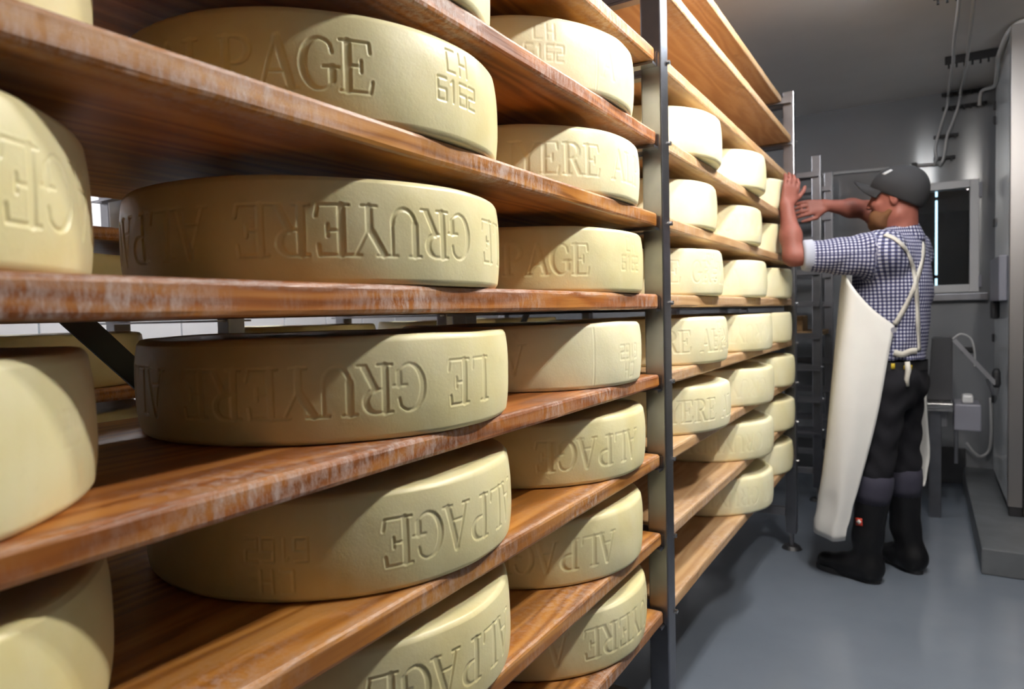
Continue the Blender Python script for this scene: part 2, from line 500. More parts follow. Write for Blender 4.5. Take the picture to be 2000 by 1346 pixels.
# ---- ceiling lights (above the frame): twin tubes over the aisle, another over the aisle behind
def ceiling_light(x, y0, y1, mat, label, half=.03):
    t = root('ceiling_light', (x, (y0+y1)/2, Z_CEIL), label, 'lamp')
    bm_obj('housing', boxes((x-.09, x+.09, y0-.04, y1+.04, Z_CEIL-.035, Z_CEIL-.001), bev=0.006), M['white_plastic'], t)
    for dx in (-half, half):
        b_ = bmesh.new(); cyl(b_, (x+dx, y0, Z_CEIL-.055), (x+dx, y1, Z_CEIL-.055), 0.013, seg=8)
        bm_obj('tube', b_, mat, t)
        for ya, yb in ((y0-.03, y0-.001), (y1+.001, y1+.03)):
            bm_obj('lamp_holder', boxes((x+dx-.012, x+dx+.012, ya, yb, Z_CEIL-.07, Z_CEIL-.036)), M['white_plastic'], t)
    return t
ceiling_light(1.02, 1.20, 1.80, M['tube'], 'twin tube ceiling lamp over the aisle near the camera end')
ceiling_light(0.55, 1.80, 2.50, M['tube_mid'], 'twin tube ceiling lamp over the aisle beside the far bay', .042)
ceiling_light(0.575, 2.92, 3.42, M['tube_end'], 'short twin tube ceiling lamp over the man', .05)
ceiling_light(-2.3, 0.6, 3.4, M['tube_rear'], 'twin tube ceiling lamp over the aisle behind the racks')

# ------------------------------------------------------------------ racks
S0, DZ = 1.27, 0.2
LEVELS = range(-4, 6)
PY = [-0.345, 1.648, 3.632]       # y of the frames' near face
PW, PD = 0.052, 0.055             # post width in x, depth in y

def rack(name, x_front, x_back, frames, label, group, zt=2.29, levels=LEVELS, brace=None, feet=True):
    xa, xb = max(x_front, x_back), min(x_front, x_back)
    t = root(name, ((xa+xb)/2, frames[0], 0), label, 'rack', group)
    for fy in frames:
        for px in (xa+.012, xb+PW):
            bm_obj('post', boxes((px-PW, px, fy, fy+PD, 0.085, zt), bev=0.004), M['steel'], t)
            if feet:
                b_ = bmesh.new(); cyl(b_, (px-PW/2, fy+PD/2, 0.018), (px-PW/2, fy+PD/2, 0.0845), 0.009, seg=10)
                ft = bm_obj('foot', b_, M['steel_dark'], t)
                b_ = bmesh.new(); cyl(b_, (px-PW/2, fy+PD/2, 0.001), (px-PW/2, fy+PD/2, 0.0175), 0.05, 0.036, 24)
                pd = bm_obj('foot_pad', b_, M['black_plastic'], t)
        bm_obj('crossbar', boxes((xb+PW+.001, xa-PW+.011, fy+.008, fy+PD-.008, 0.17, 0.21), bev=0.003), M['steel_dark'], t)
        for k in levels:
            z = S0 + k*DZ - BT
            b_ = boxes((xb+.004, xa+.002, fy-.030, fy-.0005, z-.009, z-.003))           # flange under the near board
            box(b_, xb+.004, xa+.002, fy-.0045, fy-.0005, z-.001, z+.026)            # upstand welded on the post
            box(b_, xb+.004, xa+.002, fy+PD+.0005, fy+PD+.030, z-.009, z-.003)
            box(b_, xb+.004, xa+.002, fy+PD+.0005, fy+PD+.0045, z-.001, z+.026)
            bm_obj('bracket', b_, M['steel'], t)
            b_ = bmesh.new()                                                         # bolt heads on the aisle side
            cyl(b_, (xa+.0125, fy+PD-.006, z+.012), (xa+.019, fy+PD-.006, z+.012), 0.006, seg=6)
            if abs(k) < 5: bm_obj('bolt', b_, M['steel_bright'], t)
            else: b_.free()
    if brace:
        b_ = bmesh.new(); bar(b_, brace[0], brace[1], 0.006, 0.042, up=(0, 0.6, 0.8))
        bm_obj('brace', b_, M['black_steel'], t)
    return t

BT = 0.034
XB = -0.64
rack('storage_rack', 0.0, XB, PY, 'long steel shelving rack full of cheese wheels along the aisle', None,
     brace=((-.648, -0.33, 2.20), (-.648, 1.64, 0.16)))
rack('storage_rack', -1.15, -1.78, [1.25, 2.29, 3.70], 'steel rack standing behind the front cheese rack, seen through its gaps', None,
     brace=((-1.142, 3.69, 2.1), (-1.142, 2.36, 0.5)))
rack('storage_rack', 0.0, -0.62, [4.62, 5.24], 'empty steel rack standing behind the man by the back wall', None, zt=2.16, levels=range(-4, 5))

# ---- boards
def board_mesh(length, width, t, seg=44, jit=0.0012, seed=0):
    r_ = np.random.default_rng(seed)
    e = 0.006
    prof = [(-width+e, 0), (-e, 0), (-e*.3, e*.3), (0, e), (0, t-e), (-e*.3, t-e*.3), (-e, t), (-width+e, t), (-width+e*.3, t-e*.3), (-width, t-e), (-width, e), (-width+e*.3, e*.3)]
    n = len(prof)
    ys = np.concatenate([[0, .002], np.linspace(.02, length-.02, seg), [length-.002, length]])
    wob = np.cumsum(r_.normal(0, 1, (len(ys), 2)), 0); wob -= wob.mean(0); wob = wob/np.abs(wob).max()*0.002
    V = []
    for i, yy in enumerate(ys):
        s = 0.0025 if i in (0, len(ys)-1) else 0
        for j, (x, z) in enumerate(prof):
            cx = -width/2; cz = t/2
            V.append((x - s*np.sign(x-cx) + (wob[i, 0] if x > -.02 else 0) + r_.normal(0, jit*.25), yy, z - s*np.sign(z-cz)))
    F = []
    for i in range(len(ys)-1):
        for j in range(n):
            F.append((i*n+j, i*n+(j+1) % n, (i+1)*n+(j+1) % n, (i+1)*n+j))
    me = bpy.data.meshes.new('board')
    me.from_pydata([tuple(v) for v in V], [], F + [tuple(range(n))[::-1], tuple((len(ys)-1)*n+j for j in range(n))])
    me.update()
    bm = bmesh.new(); bm.from_mesh(me); bmesh.ops.recalc_face_normals(bm, faces=bm.faces); bm.to_mesh(me); bm.free()
    return me

TH = {0: .0365, 1: .034, -1: .031, 2: .033, 3: .033}
LV = {-4: 'four shelves below', -3: 'three shelves below', -2: 'two shelves below', -1: 'one shelf below', 0: 'at',
      1: 'one shelf above', 2: 'two shelves above', 3: 'three shelves above', 4: 'four shelves above', 5: 'five shelves above'}
def lvl(k): return LV[k] + ' eye level'
NEAR_MAT = {3: 'wood', 2: 'wood_red', 1: 'wood', 0: 'wood_red', -1: 'wood_red', -2: 'wood', -3: 'wood', -4: 'wood'}
NEAR_LOOK = {3: 'orange brown', 2: 'reddish, white-crusted', 1: 'orange brown', 0: 'reddish, white-crusted', -1: 'dark reddish', -2: 'brown knotty', -3: 'orange brown', -4: 'brown'}
wheels_todo = []
for k in range(-4, 4):
    t = TH.get(k, .033); z = S0 + k*DZ
    o = link('shelf_board', board_mesh(1.912, 0.585, t, seed=k+20), M[NEAR_MAT[k]], None, (0.0, PY[0]+PD+.012, z-t))
    o.location.y = PY[1]-.013-1.912
    tag(o, f'{NEAR_LOOK[k]} wooden shelf board of the near bay, {lvl(k)}', 'board', 'boards of the near bay')
    if k == -4: pass
for k in range(-4, 6):
    z = S0 + k*DZ
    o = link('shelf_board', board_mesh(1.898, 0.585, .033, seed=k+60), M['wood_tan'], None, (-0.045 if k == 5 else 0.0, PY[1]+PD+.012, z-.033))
    tag(o, f'tan wooden shelf board of the far bay, {lvl(k)}', 'board', 'boards of the far bay')
for k in (-2, -1, 0, 1, 2):
    for j, (y0, ln) in enumerate(((-0.5, 1.73), (1.325, 0.945), (2.365, 1.315))):
        if j == 2 and k not in (0, -1): continue
        z = S0 + k*DZ
        o = link('shelf_board', board_mesh(ln, 0.55, .033, seg=12, seed=k+90+j), M['wood'], None, (-1.165, y0, z-.033))
        tag(o, f'shadowed board of the rear rack, {lvl(k)}, {("left", "middle", "right")[j]} bay', 'board', 'boards of the rear rack')

# ------------------------------------------------------------------ cheese wheels with pressed lettering
def arc(cx, cy, rx, ry, a0, a1, n=12):
    return [(cx+rx*math.cos(math.radians(a0+(a1-a0)*i/n)), cy+ry*math.sin(math.radians(a0+(a1-a0)*i/n))) for i in range(n+1)]
TK, TN = 0.066, 0.022        # half widths: stem, hairline
def seg(p, w):               # polyline -> segments
    return [(p[i], p[i+1], w) for i in range(len(p)-1)]
def stem(x): return seg([(x, 0.04), (x, 0.96)], TK)
def serif(x, y, w=0.15): return seg([(x-w, y), (x+w, y)], TN)
def bowl(x, y0, y1, rx):
    cy = (y0+y1)/2; ry = (y1-y0)/2 - TN
    o = []
    a = arc(x, cy, rx, ry, 90, -90, 14)
    for i in range(14):
        ang = math.radians(90-180*(i+.5)/14)
        o.append((a[i], a[i+1], TN + (TK-TN)*max(0, math.cos(ang))**1.3))
    return o
GL = {}
GL['L'] = stem(.2)+serif(.2, .98)+serif(.16, .02, .1)+seg([(.1, .022), (.62, .022)], TN)+seg([(.62, .022), (.65, .24)], TN*1.3)
GL['E'] = stem(.2)+seg([(.06, .978), (.60, .978)], TN)+seg([(.60, .978), (.62, .78)], TN*1.3)+seg([(.06, .022), (.62, .022)], TN)+seg([(.62, .022), (.66, .24)], TN*1.3)+seg([(.2, .51), (.45, .51)], TN)+seg([(.45, .40), (.45, .62)], TN*1.2)
GL['P'] = stem(.2)+serif(.2, .02)+seg([(.06, .978), (.36, .978)], TN)+bowl(.36, .46, 1.0, .25)+seg([(.2, .485), (.36, .485)], TN)
GL['R'] = stem(.2)+serif(.2, .02)+seg([(.06, .978), (.36, .978)], TN)+bowl(.36, .48, 1.0, .23)+seg([(.2, .505), (.36, .505)], TN)+seg([(.40, .50), (.60, .06)], TK*.95)+seg([(.56, .022), (.74, .022)], TN)
GL['A'] = seg([(.12, .04), (.38, .98)], TN*1.1)+seg([(.40, .96), (.64, .04)], TK)+seg([(.2, .34), (.54, .34)], TN)+serif(.11, .02, .1)+serif(.64, .02, .12)
GL['Y'] = seg([(.12, .96), (.40, .46)], TK)+seg([(.66, .96), (.42, .48)], TN*1.1)+seg([(.40, .5), (.40, .04)], TK)+serif(.40, .02)+serif(.13, .98, .12)+serif(.66, .98, .1)
GL['U'] = seg([(.17, .96), (.17, .34)], TK)+seg([(.66, .96), (.66, .34)], TN*1.2)+seg(arc(.415, .34, .245, .30, 180, 360, 14), TN*1.6)+serif(.17, .98, .13)+serif(.66, .98, .1)
def _g():
    o = []
    a = arc(.42, .5, .30, .475, 50, 318, 24)
    for i in range(24):
        ang = 50+268*(i+.5)/24
        o.append((a[i], a[i+1], TN+(TK-TN)*max(0, -math.cos(math.radians(ang)))**1.2))
    o += seg([(.61, .86), (.64, .72)], TN*1.2)+seg([(.64, .19), (.64, .44)], TK*.9)+serif(.62, .45, .14)
    return o
GL['G'] = _g()
TS = 0.05
GLS = {'C': seg([(.6, 1), (.1, 1), (.1, 0), (.6, 0)], TS), 'H': seg([(.1, 1), (.1, 0)], TS)+seg([(.6, 1), (.6, 0)], TS)+seg([(.1, .5), (.6, .5)], TS),
       '6': seg([(.6, 1), (.1, 1), (.1, 0), (.6, 0), (.6, .5), (.1, .5)], TS), '1': seg([(.35, 0), (.35, 1)], TS)+seg([(.35, 1), (.2, .85)], TS),
       '2': seg([(.1, 1), (.6, 1), (.6, .5), (.1, .5), (.1, 0), (.6, 0)], TS), '3': seg([(.1, 1), (.6, 1), (.6, 0), (.1, 0)], TS)+seg([(.1, .5), (.6, .5)], TS)}
PITCH_DEG, SPACE_DEG = 9.5, 6.2
def band(text, ref, theta, rot, depth=1.0):
    """big serif lettering; character number ref stands at theta degrees"""
    pos, a = [], 0.0
    for c in text:
        if c == ' ': pos.append(a); a += SPACE_DEG; continue
        pos.append(a); a += PITCH_DEG
    out = []
    for i, c in enumerate(text):
        if c == ' ': continue
        off = pos[i]-pos[ref]
        out.append((GL[c], theta + (-off if rot else off), 0.067, 0.064, 0.066, rot, depth))
    return out
def stamp(theta, rot, depth=1.0):
    """two lines: CH over 6162, centred at theta"""
    out = []
    for line, z, p in (('CH', 0.1035, 5.2), ('6162', 0.063, 4.25)):
        for i, c in enumerate(line):
            off = (i-(len(line)-1)/2)*p
            zz = 0.134-z if rot else z
            out.append((GLS[c], theta + (-off if rot else off), zz, 0.0295, 0.031, rot, depth*.8))
    return out
def seam(theta):
    return [(seg([(.4, -.6), (.42, 1.5)], .02), theta, 0.067, 0.064, 0.064, False, 0.5)]

def seg_dist(px, py, a, b):
    dx, dy = b[0]-a[0], b[1]-a[1]; L2 = dx*dx+dy*dy+1e-12
    t = np.clip(((px-a[0])*dx+(py-a[1])*dy)/L2, 0, 1)
    return np.hypot(px-a[0]-t*dx, py-a[1]-t*dy)

def wheel_mesh(R, H, glyphs, view_deg, res, seed):
    """lathe with a fine grid on the side turned to view_deg; the lettering is pressed into the rind"""
    r_ = np.random.default_rng(seed)
    # angles: dense over 200 degrees about view_deg, coarse behind
    n_d = max(24, int(math.radians(200)*R/res)); n_c = 28
    th = np.concatenate([np.linspace(-100, 100, n_d, endpoint=False), np.linspace(100, 260, n_c, endpoint=False)]) + view_deg
    tr = np.radians(th); nt_ = len(th)
    nz = max(8, int((H-.024)/res))
    c = 0.0068
    prof = []
    for i in range(4):
        a = PI/2*i/4; prof.append((R-.006-c+c*math.sin(a), c-c*math.cos(a)))
    side0 = len(prof)
    for i in range(nz+1):
        z = c + (H-2*c)*i/nz; u = (z-H/2)/(H/2)
        prof.append((R-.006*abs(u)**2.6, z))
    side1 = len(prof)
    for i in range(1, 5):
        a = PI/2*i/4; prof.append((R-.006-c+c*math.cos(a), H-c+c*math.sin(a)))
    prof += [(R-.030, H+.0005), (R-.034, H-.0012), (R-.05, H-.0015), (R*.6, H-.003), (R*.3, H-.0035)]
    prof = [(R*.3, 0.0), (R*.75, 0.0)] + prof; side0 += 2; side1 += 2
    P = np.array(prof); rr = np.repeat(P[:, 0][:, None], nt_, 1); zz = np.repeat(P[:, 1][:, None], nt_, 1)
    # soft unevenness of the rind
    ph = r_.uniform(0, 6.28, 12)
    low = np.zeros((len(P), nt_))
    for i, (ft, fz) in enumerate(((2, 3), (3, -9), (5, 14), (8, 21), (13, -30), (19, 35))):
        low += 0.0014/(i+1)*np.sin(ft*tr[None, :]+fz*zz+ph[i])
    rr = rr + low*(rr > R*.5)
    top = (np.arange(len(P)) >= side1)[:, None]
    zz = zz + top*0.0009*np.sin(3*tr[None, :]+ph[7]) + top*.0006*np.sin(7*tr[None, :]+ph[8])
    # lettering
    S = slice(side0, side1)
    dep = np.zeros((side1-side0, nt_))
    zs = P[S, 1][:, None]
    for g, th0, zc, gh, gw, rot, k in glyphs:
        d = (th-th0+180) % 360-180
        cols = np.where(np.abs(d) < math.degrees((gw*.9)/R))[0]
        if len(cols) == 0: continue
        u = np.radians(d[cols])[None, :]*R; v = zs-zc
        if rot: u, v = -u, -v
        gx = u/gw+.38; gy = v/gh+.5
        gx, gy = np.broadcast_arrays(gx, gy)
        sd = np.full(gx.shape, 9.0)
        for a, b, w in g: sd = np.minimum(sd, seg_dist(gx*gw/gh, gy, (a[0]*gw/gh, a[1]), (b[0]*gw/gh, b[1]))-w)
        e = max(0.0007, res*.45)/gh
        mk = np.clip((e-sd)/(2*e), 0, 1); mk = mk*mk*(3-2*mk)
        wear = .75+.25*np.sin(7*u/R+ph[9])*np.sin(40*v+ph[10])
        dep[:, cols] = np.maximum(dep[:, cols], mk*k*wear)
        lip = np.exp(-((sd-2.2*e)/(1.6*e))**2)*(sd > 0)*.16*k
        dep[:, cols] -= lip*(dep[:, cols] < .05)
    rr[S] = rr[S]-dep*0.0018
    X = rr*np.cos(tr)[None, :]; Y = rr*np.sin(tr)[None, :]
    V = np.stack([X, Y, zz], -1).reshape(-1, 3)
    n = len(P)
    V = np.concatenate([V, [[0, 0, 0.0], [0, 0, H-.0035]]])
    i, j = np.meshgrid(np.arange(n-1), np.arange(nt_), indexing='ij'); j2 = (j+1) % nt_
    Q = np.stack([i*nt_+j, i*nt_+j2, (i+1)*nt_+j2, (i+1)*nt_+j], -1).reshape(-1, 4)
    jj = np.arange(nt_); j2 = (jj+1) % nt_
    cb_, ct_ = len(V)-2, len(V)-1
    me = bpy.data.meshes.new('cheese_wheel')
    T = np.concatenate([np.stack([np.full(nt_, cb_), j2, jj], -1), np.stack([np.full(nt_, ct_), (n-1)*nt_+jj, (n-1)*nt_+j2], -1)])
    me.vertices.add(len(V)); me.vertices.foreach_set('co', V.astype(np.float32).ravel())
    loops = np.concatenate([Q.ravel(), T.ravel()]).astype(np.int32)
    starts = np.concatenate([np.arange(len(Q))*4, len(Q)*4+np.arange(len(T))*3]).astype(np.int32)
    me.loops.add(len(loops)); me.loops.foreach_set('vertex_index', loops)
    me.polygons.add(len(starts)); me.polygons.foreach_set('loop_start', starts)
    me.update(calc_edges=True)
    me.polygons.foreach_set('use_smooth', np.ones(len(starts), dtype=bool))
    return me

R0 = 0.2875
def wheel(cx, cy, lev, glyphs, res, label, group, mat='cheese', H=0.135, R=R0, seed=None):
    view = math.degrees(math.atan2(-cy, CAM[0]-cx))
    me = wheel_mesh(R, H, glyphs, view, res, seed if seed is not None else int((cx*7+cy*131+lev*17)*100) % 99991)
    o = link('cheese_wheel', me, M[mat], None, (cx, cy, S0+lev*DZ+.0008))
    tag(o, label, 'cheese', group)
    return o

GN, GF = 'cheese wheels of the near bay', 'cheese wheels of the far bay'
LE = 'LE GRUYERE ALPAGE'
F1, F2, F3 = 0.00135, 0.0021, 0.0032
# left-hand wheels, cut by the picture's edge
wheel(-.27, .125, 1, [], F3, 'cheese wheel at the upper left corner, bottom rim showing, one shelf above eye level', GN)
wheel(-.27, .114, 0, band('LE GRUYERE ALPAGE', 15, 38.7, True), F1, 'nearest cheese wheel, big upside-down letters, at the left edge at eye level', GN)
wheel(-.27, .107, -1, stamp(46, True, .5), F2, 'nearest cheese wheel, nearly blank, at the left edge, one shelf below eye level', GN)
wheel(-.27, .111, -2, [], F2, 'cheese wheel in the lower left corner, shadow-crossed, two shelves below eye level', GN)
# middle wheels
wheel(-.27, .788, 2, [], F2, 'middle cheese wheel at the top edge, mostly its underside, two shelves above eye level', GN)
wheel(-.27, .797, 1, band('ALPAGE', 5, -34.1, False)+stamp(-3, False), F1, 'middle cheese wheel with upright letters and code stamp, one shelf above eye level', GN)
wheel(-.27, .795, 0, band(LE, 3, -3.4, True), F1, 'middle cheese wheel with long upside-down lettering, at eye level', GN)
wheel(-.27, .810, -1, band(LE, 3, -24.3, True), F1, 'middle cheese wheel with upside-down lettering and ridged top rim, one shelf below eye level', GN)
wheel(-.27, .811, -2, band('ALPAGE', 5, -30.0, True)+stamp(-60.4, True), F1, 'middle cheese wheel with upside-down word and code stamp, two shelves below eye level', GN)
wheel(-.27, .799, -3, band('ALPAGE', 0, 14, True), F1, 'middle cheese wheel at the bottom edge, broad top showing, three shelves below eye level', GN)
# wheels beside the steel post
wheel(-.27, 1.389, 2, stamp(-44, False)+band('A', 0, -12.8, False, .6)+seam(-20), F2, 'cheese wheel beside the post with an upright code stamp, two shelves above eye level', GN, 'cheese_pale')
wheel(-.27, 1.425, 1, band(LE, 8, -37.1, False), F2, 'cheese wheel beside the post with upright lettering, one shelf above eye level', GN, 'cheese_pale')
wheel(-.27, 1.440, 0, band('ALPAGE', 5, -35.3, False)+stamp(-4, False), F2, 'cheese wheel beside the post with upright word and code, at eye level', GN)
wheel(-.27, 1.420, -1, band('ALPAGE', 0, -62.6, True)+stamp(-4.2, True)+seam(-28), F2, 'cheese wheel beside the post with vertical seam and code, one shelf below eye level', GN, 'cheese_pale')
wheel(-.27, 1.432, -2, band('ALPAGE', 4, -42.7, True), F2, 'cheese wheel beside the post with upside-down word, two shelves below eye level', GN)
wheel(-.27, 1.405, -3, band('ALPAGE', 3, -49.6, True), F2, 'cheese wheel beside the post with smeared upside-down word, three shelves below eye level', GN)
wheel(-.27, 1.424, -4, band('GRUYERE A', 5, -22.8, True), F2, 'lowest cheese wheel beside the post with upside-down letters, four shelves below eye level', GN)
# far bay: three places to a shelf
f1 = {2: (-.252, 2.10), 1: (-.270, 2.10), 0: (-.250, 2.10), -1: (-.240, 2.10), -2: (-.232, 2.10)}
f2 = {2: (-.240, 2.73), 1: (-.259, 2.73), 0: (-.241, 2.73), -1: (-.220, 2.73), -2: (-.218, 2.73), -3: (-.221, 2.73), -4: (-.221, 2.73)}
f3 = {2: (-.268, 3.36), 1: (-.273, 3.36), 0: (-.250, 3.36), -1: (-.249, 3.36), -2: (-.239, 3.36), -3: (-.242, 3.36), -4: (-.248, 3.36)}
T1 = {2: [], 1: band('ALPAGE', 5, -52, False, .5), 0: band(LE, 1, -44, False, .7)+stamp(-14, False), -1: band(LE, 9, -39.7, False)+stamp(-8, False), -2: band(LE, 7, -40.4, False)}
for k, (cx, cy) in f1.items():
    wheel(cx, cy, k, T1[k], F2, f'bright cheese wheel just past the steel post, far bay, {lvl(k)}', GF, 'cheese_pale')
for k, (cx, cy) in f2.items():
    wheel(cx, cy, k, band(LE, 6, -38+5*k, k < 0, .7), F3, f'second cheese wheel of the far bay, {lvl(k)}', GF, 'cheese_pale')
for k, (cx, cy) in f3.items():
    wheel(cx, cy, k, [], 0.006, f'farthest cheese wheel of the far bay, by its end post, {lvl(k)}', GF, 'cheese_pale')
ORD = ('leftmost', 'second', 'third', 'fourth', 'fifth')
for k, ys in ((0, (0.92,)), (-1, (-0.10, 0.86, 1.80, 2.66, 3.30)), (-2, (0.86,))):
    for j, yy in enumerate(ys):
        w = wheel(-1.47, yy, k, [], 0.012, f'shadowed cheese wheel on the rear rack, {ORD[j]} from left, {lvl(k)}', 'cheese wheels of the rear rack', 'cheese')

# ------------------------------------------------------------------ implicit-surface modelling (smoothly blended solids)
class Field:
    def __init__(self, lo, hi, h):
        self.h = h; self.lo = np.array(lo, float)
        self.n = np.ceil((np.array(hi)-lo)/h).astype(int)+1
        self.phi = np.full(self.n, 0.5, np.float32)
    def _sub(self, lo, hi, pad):
        a = np.maximum(0, np.floor((np.array(lo)-pad-self.lo)/self.h).astype(int))
        b = np.minimum(self.n, np.ceil((np.array(hi)+pad-self.lo)/self.h).astype(int)+1)
        if np.any(b <= a): return None
        ax = [self.lo[i]+self.h*np.arange(a[i], b[i]) for i in range(3)]
        return tuple(slice(a[i], b[i]) for i in range(3)), np.meshgrid(*ax, indexing='ij', sparse=True)
    def _min(self, sl, d, k):
        p = self.phi[sl]
        if k > 0:
            hh = np.maximum(k-np.abs(p-d), 0)/k
            self.phi[sl] = np.minimum(p, d)-hh*hh*k*.25
        else: self.phi[sl] = np.minimum(p, d)
    def capsule(self, a, b, ra, rb=None, k=0.02, sq=None):
        """round cone from a to b; sq = (direction, factor): flattened by factor along direction"""
        rb = ra if rb is None else rb; a = np.array(a, float); b = np.array(b, float); r = max(ra, rb)
        s = self._sub(np.minimum(a, b)-r, np.maximum(a, b)+r, k+.02)
        if s is None: return self
        sl, (X, Y, Z) = s; d = b-a; L = d@d+1e-12
        t = np.clip(((X-a[0])*d[0]+(Y-a[1])*d[1]+(Z-a[2])*d[2])/L, 0, 1)
        ex, ey, ez = X-a[0]-t*d[0], Y-a[1]-t*d[1], Z-a[2]-t*d[2]
        if sq is not None:
            u = np.array(sq[0], float); u /= np.linalg.norm(u); q = ex*u[0]+ey*u[1]+ez*u[2]; g = 1/sq[1]-1
            ex, ey, ez = ex+u[0]*q*g, ey+u[1]*q*g, ez+u[2]*q*g
        dist = np.sqrt(ex*ex+ey*ey+ez*ez)-(ra+(rb-ra)*t)
        self._min(sl, dist.astype(np.float32), k); return self
    def ellipsoid(self, c, r, fwd=(1, 0, 0), k=0.03, cut=False, up=(0, 0, 1)):
        """radii r along fwd, left, up"""
        c = np.array(c, float); f = np.array(fwd, float); f /= np.linalg.norm(f)
        u = np.array(up, float); u = u-f*(u@f); u /= np.linalg.norm(u); l = np.cross(u, f)
        s = self._sub(c-max(r), c+max(r), k+.02)
        if s is None: return self
        sl, (X, Y, Z) = s; X, Y, Z = X-c[0], Y-c[1], Z-c[2]
        a = (X*f[0]+Y*f[1]+Z*f[2])/r[0]; b = (X*l[0]+Y*l[1]+Z*l[2])/r[1]; e = (X*u[0]+Y*u[1]+Z*u[2])/r[2]
        k0 = np.sqrt(a*a+b*b+e*e); k1 = np.sqrt((a/r[0])**2+(b/r[1])**2+(e/r[2])**2)+1e-9
        d = (k0*(k0-1)/k1).astype(np.float32)
        if cut:
            p = self.phi[sl]; hh = np.maximum(k-np.abs(p+d), 0)/k if k else 0
            self.phi[sl] = np.maximum(p, -d)+hh*hh*k*.25
        else: self._min(sl, d, k)
        return self
    def below(self, z):      # remove everything under the plane z
        Z = self.lo[2]+self.h*np.arange(self.n[2]); self.phi = np.maximum(self.phi, (z-Z)[None, None, :].astype(np.float32)); return self
    def above(self, z):
        Z = self.lo[2]+self.h*np.arange(self.n[2]); self.phi = np.maximum(self.phi, (Z-z)[None, None, :].astype(np.float32)); return self
    def plane(self, p, nrm, k=0.0):   # keep the side the normal points away from
        nrm = np.array(nrm, float); nrm /= np.linalg.norm(nrm)
        ax = [self.lo[i]+self.h*np.arange(self.n[i]) for i in range(3)]
        X, Y, Z = np.meshgrid(*ax, indexing='ij', sparse=True)
        self.phi = np.maximum(self.phi, ((X-p[0])*nrm[0]+(Y-p[1])*nrm[1]+(Z-p[2])*nrm[2]).astype(np.float32)); return self
    def mesh(self):
        """surface nets"""
        p = self.phi; inside = p < 0; n = self.n
        c = inside[:-1, :-1, :-1].astype(np.int8)
        tot = sum(inside[i:n[0]-1+i, j:n[1]-1+j, k:n[2]-1+k].astype(np.int8) for i in (0, 1) for j in (0, 1) for k in (0, 1))
        act = (tot > 0) & (tot < 8)
        I = np.argwhere(act); ids = np.full(act.shape, -1, np.int32); ids[act] = np.arange(len(I))
        acc = np.zeros((len(I), 3)); cnt = np.zeros(len(I))
        offs = [(i, j, k) for i in (0, 1) for j in (0, 1) for k in (0, 1)]
        for a in offs:
            for ax in range(3):
                if a[ax]: continue
                b = list(a); b[ax] = 1
                va = p[I[:, 0]+a[0], I[:, 1]+a[1], I[:, 2]+a[2]]; vb = p[I[:, 0]+b[0], I[:, 1]+b[1], I[:, 2]+b[2]]
                ch = (va < 0) != (vb < 0); t = np.where(ch, va/np.where(ch, va-vb, 1), 0)
                pt = np.array(a, float)[None, :].repeat(len(I), 0); pt[:, ax] += t
                acc += pt*ch[:, None]; cnt += ch
        V = self.lo+self.h*(I+acc/cnt[:, None])
        F = []
        for ax in range(3):
            u, v = (ax+1) % 3, (ax+2) % 3
            s0 = [slice(1, m-1) for m in n]; s1 = list(s0); s0[ax] = slice(0, n[ax]-1); s1[ax] = slice(1, n[ax])
            A, B = inside[tuple(s0)], inside[tuple(s1)]
            E_ = np.argwhere(A != B); fl = A[A != B]
            base = E_.copy()
            for w in range(3):
                if w != ax: base[:, w] += 1
            def cell(du, dv):
                q = base.copy(); q[:, u] -= du; q[:, v] -= dv; return ids[q[:, 0], q[:, 1], q[:, 2]]
            q = np.stack([cell(1, 1), cell(0, 1), cell(0, 0), cell(1, 0)], -1)
            q = np.where(fl[:, None], q, q[:, ::-1]); F.append(q)
        F = np.concatenate(F)
        return V, F[(F >= 0).all(1)]

def relax(V, F, it=3, lam=0.5):
    n = len(V); e = np.concatenate([F[:, [0, 1]], F[:, [1, 2]], F[:, [2, 3]], F[:, [3, 0]]]); e = np.concatenate([e, e[:, ::-1]])
    deg = np.bincount(e[:, 0], minlength=n)[:, None].clip(1)
    for _ in range(it):
        s = np.stack([np.bincount(e[:, 0], V[e[:, 1], i], n) for i in range(3)], -1)/deg
        V = V+lam*(s-V)
    return V

def solid(name, field, mat, parent, it=3):
    V, F = field.mesh(); V = relax(V, F, it)
    base = np.array(abs_loc(parent))
    me = arr_mesh(name, V-base, F)
    return link(name, me, mat, parent, (0, 0, 0), True), V, F

# ------------------------------------------------------------------ the man at the end of the rack
man = root('person', (0.45, 3.48, 0.0), 'man in checked shirt, cap and white apron, arms raised to the rack end post', 'person')
A3 = lambda *p: np.array(p, float)
FW = A3(-.92, .39, 0); FW /= np.linalg.norm(FW)      # the way his body faces
HF = A3(-.985, .17, -.03); HF /= np.linalg.norm(HF)  # the way his head faces
HL = np.cross(A3(0, 0, 1), HF); HL /= np.linalg.norm(HL); HU = np.cross(HF, HL)
HC = A3(.448, 3.48, 1.685)
def hp(f, l, u): return HC+HF*f+HL*l+HU*u
SHL, SHR = A3(.395, 3.315, 1.452), A3(.500, 3.650, 1.465)
ELL, WRL = A3(.070, 3.215, 1.452), A3(.036, 3.262, 1.680)
ELR, WRR = A3(.325, 3.745, 1.690), A3(.160, 3.615, 1.712)
LHIP, LKN, LAN = A3(.420, 3.41, .88), A3(.378, 3.38, .50), A3(.338, 3.372, .10)
RHIP, RKN, RAN = A3(.472, 3.58, .88), A3(.478, 3.575, .50), A3(.492, 3.60, .10)

fb = Field((-.06, 3.14, .06), (.72, 3.92, 1.87), 0.0046)
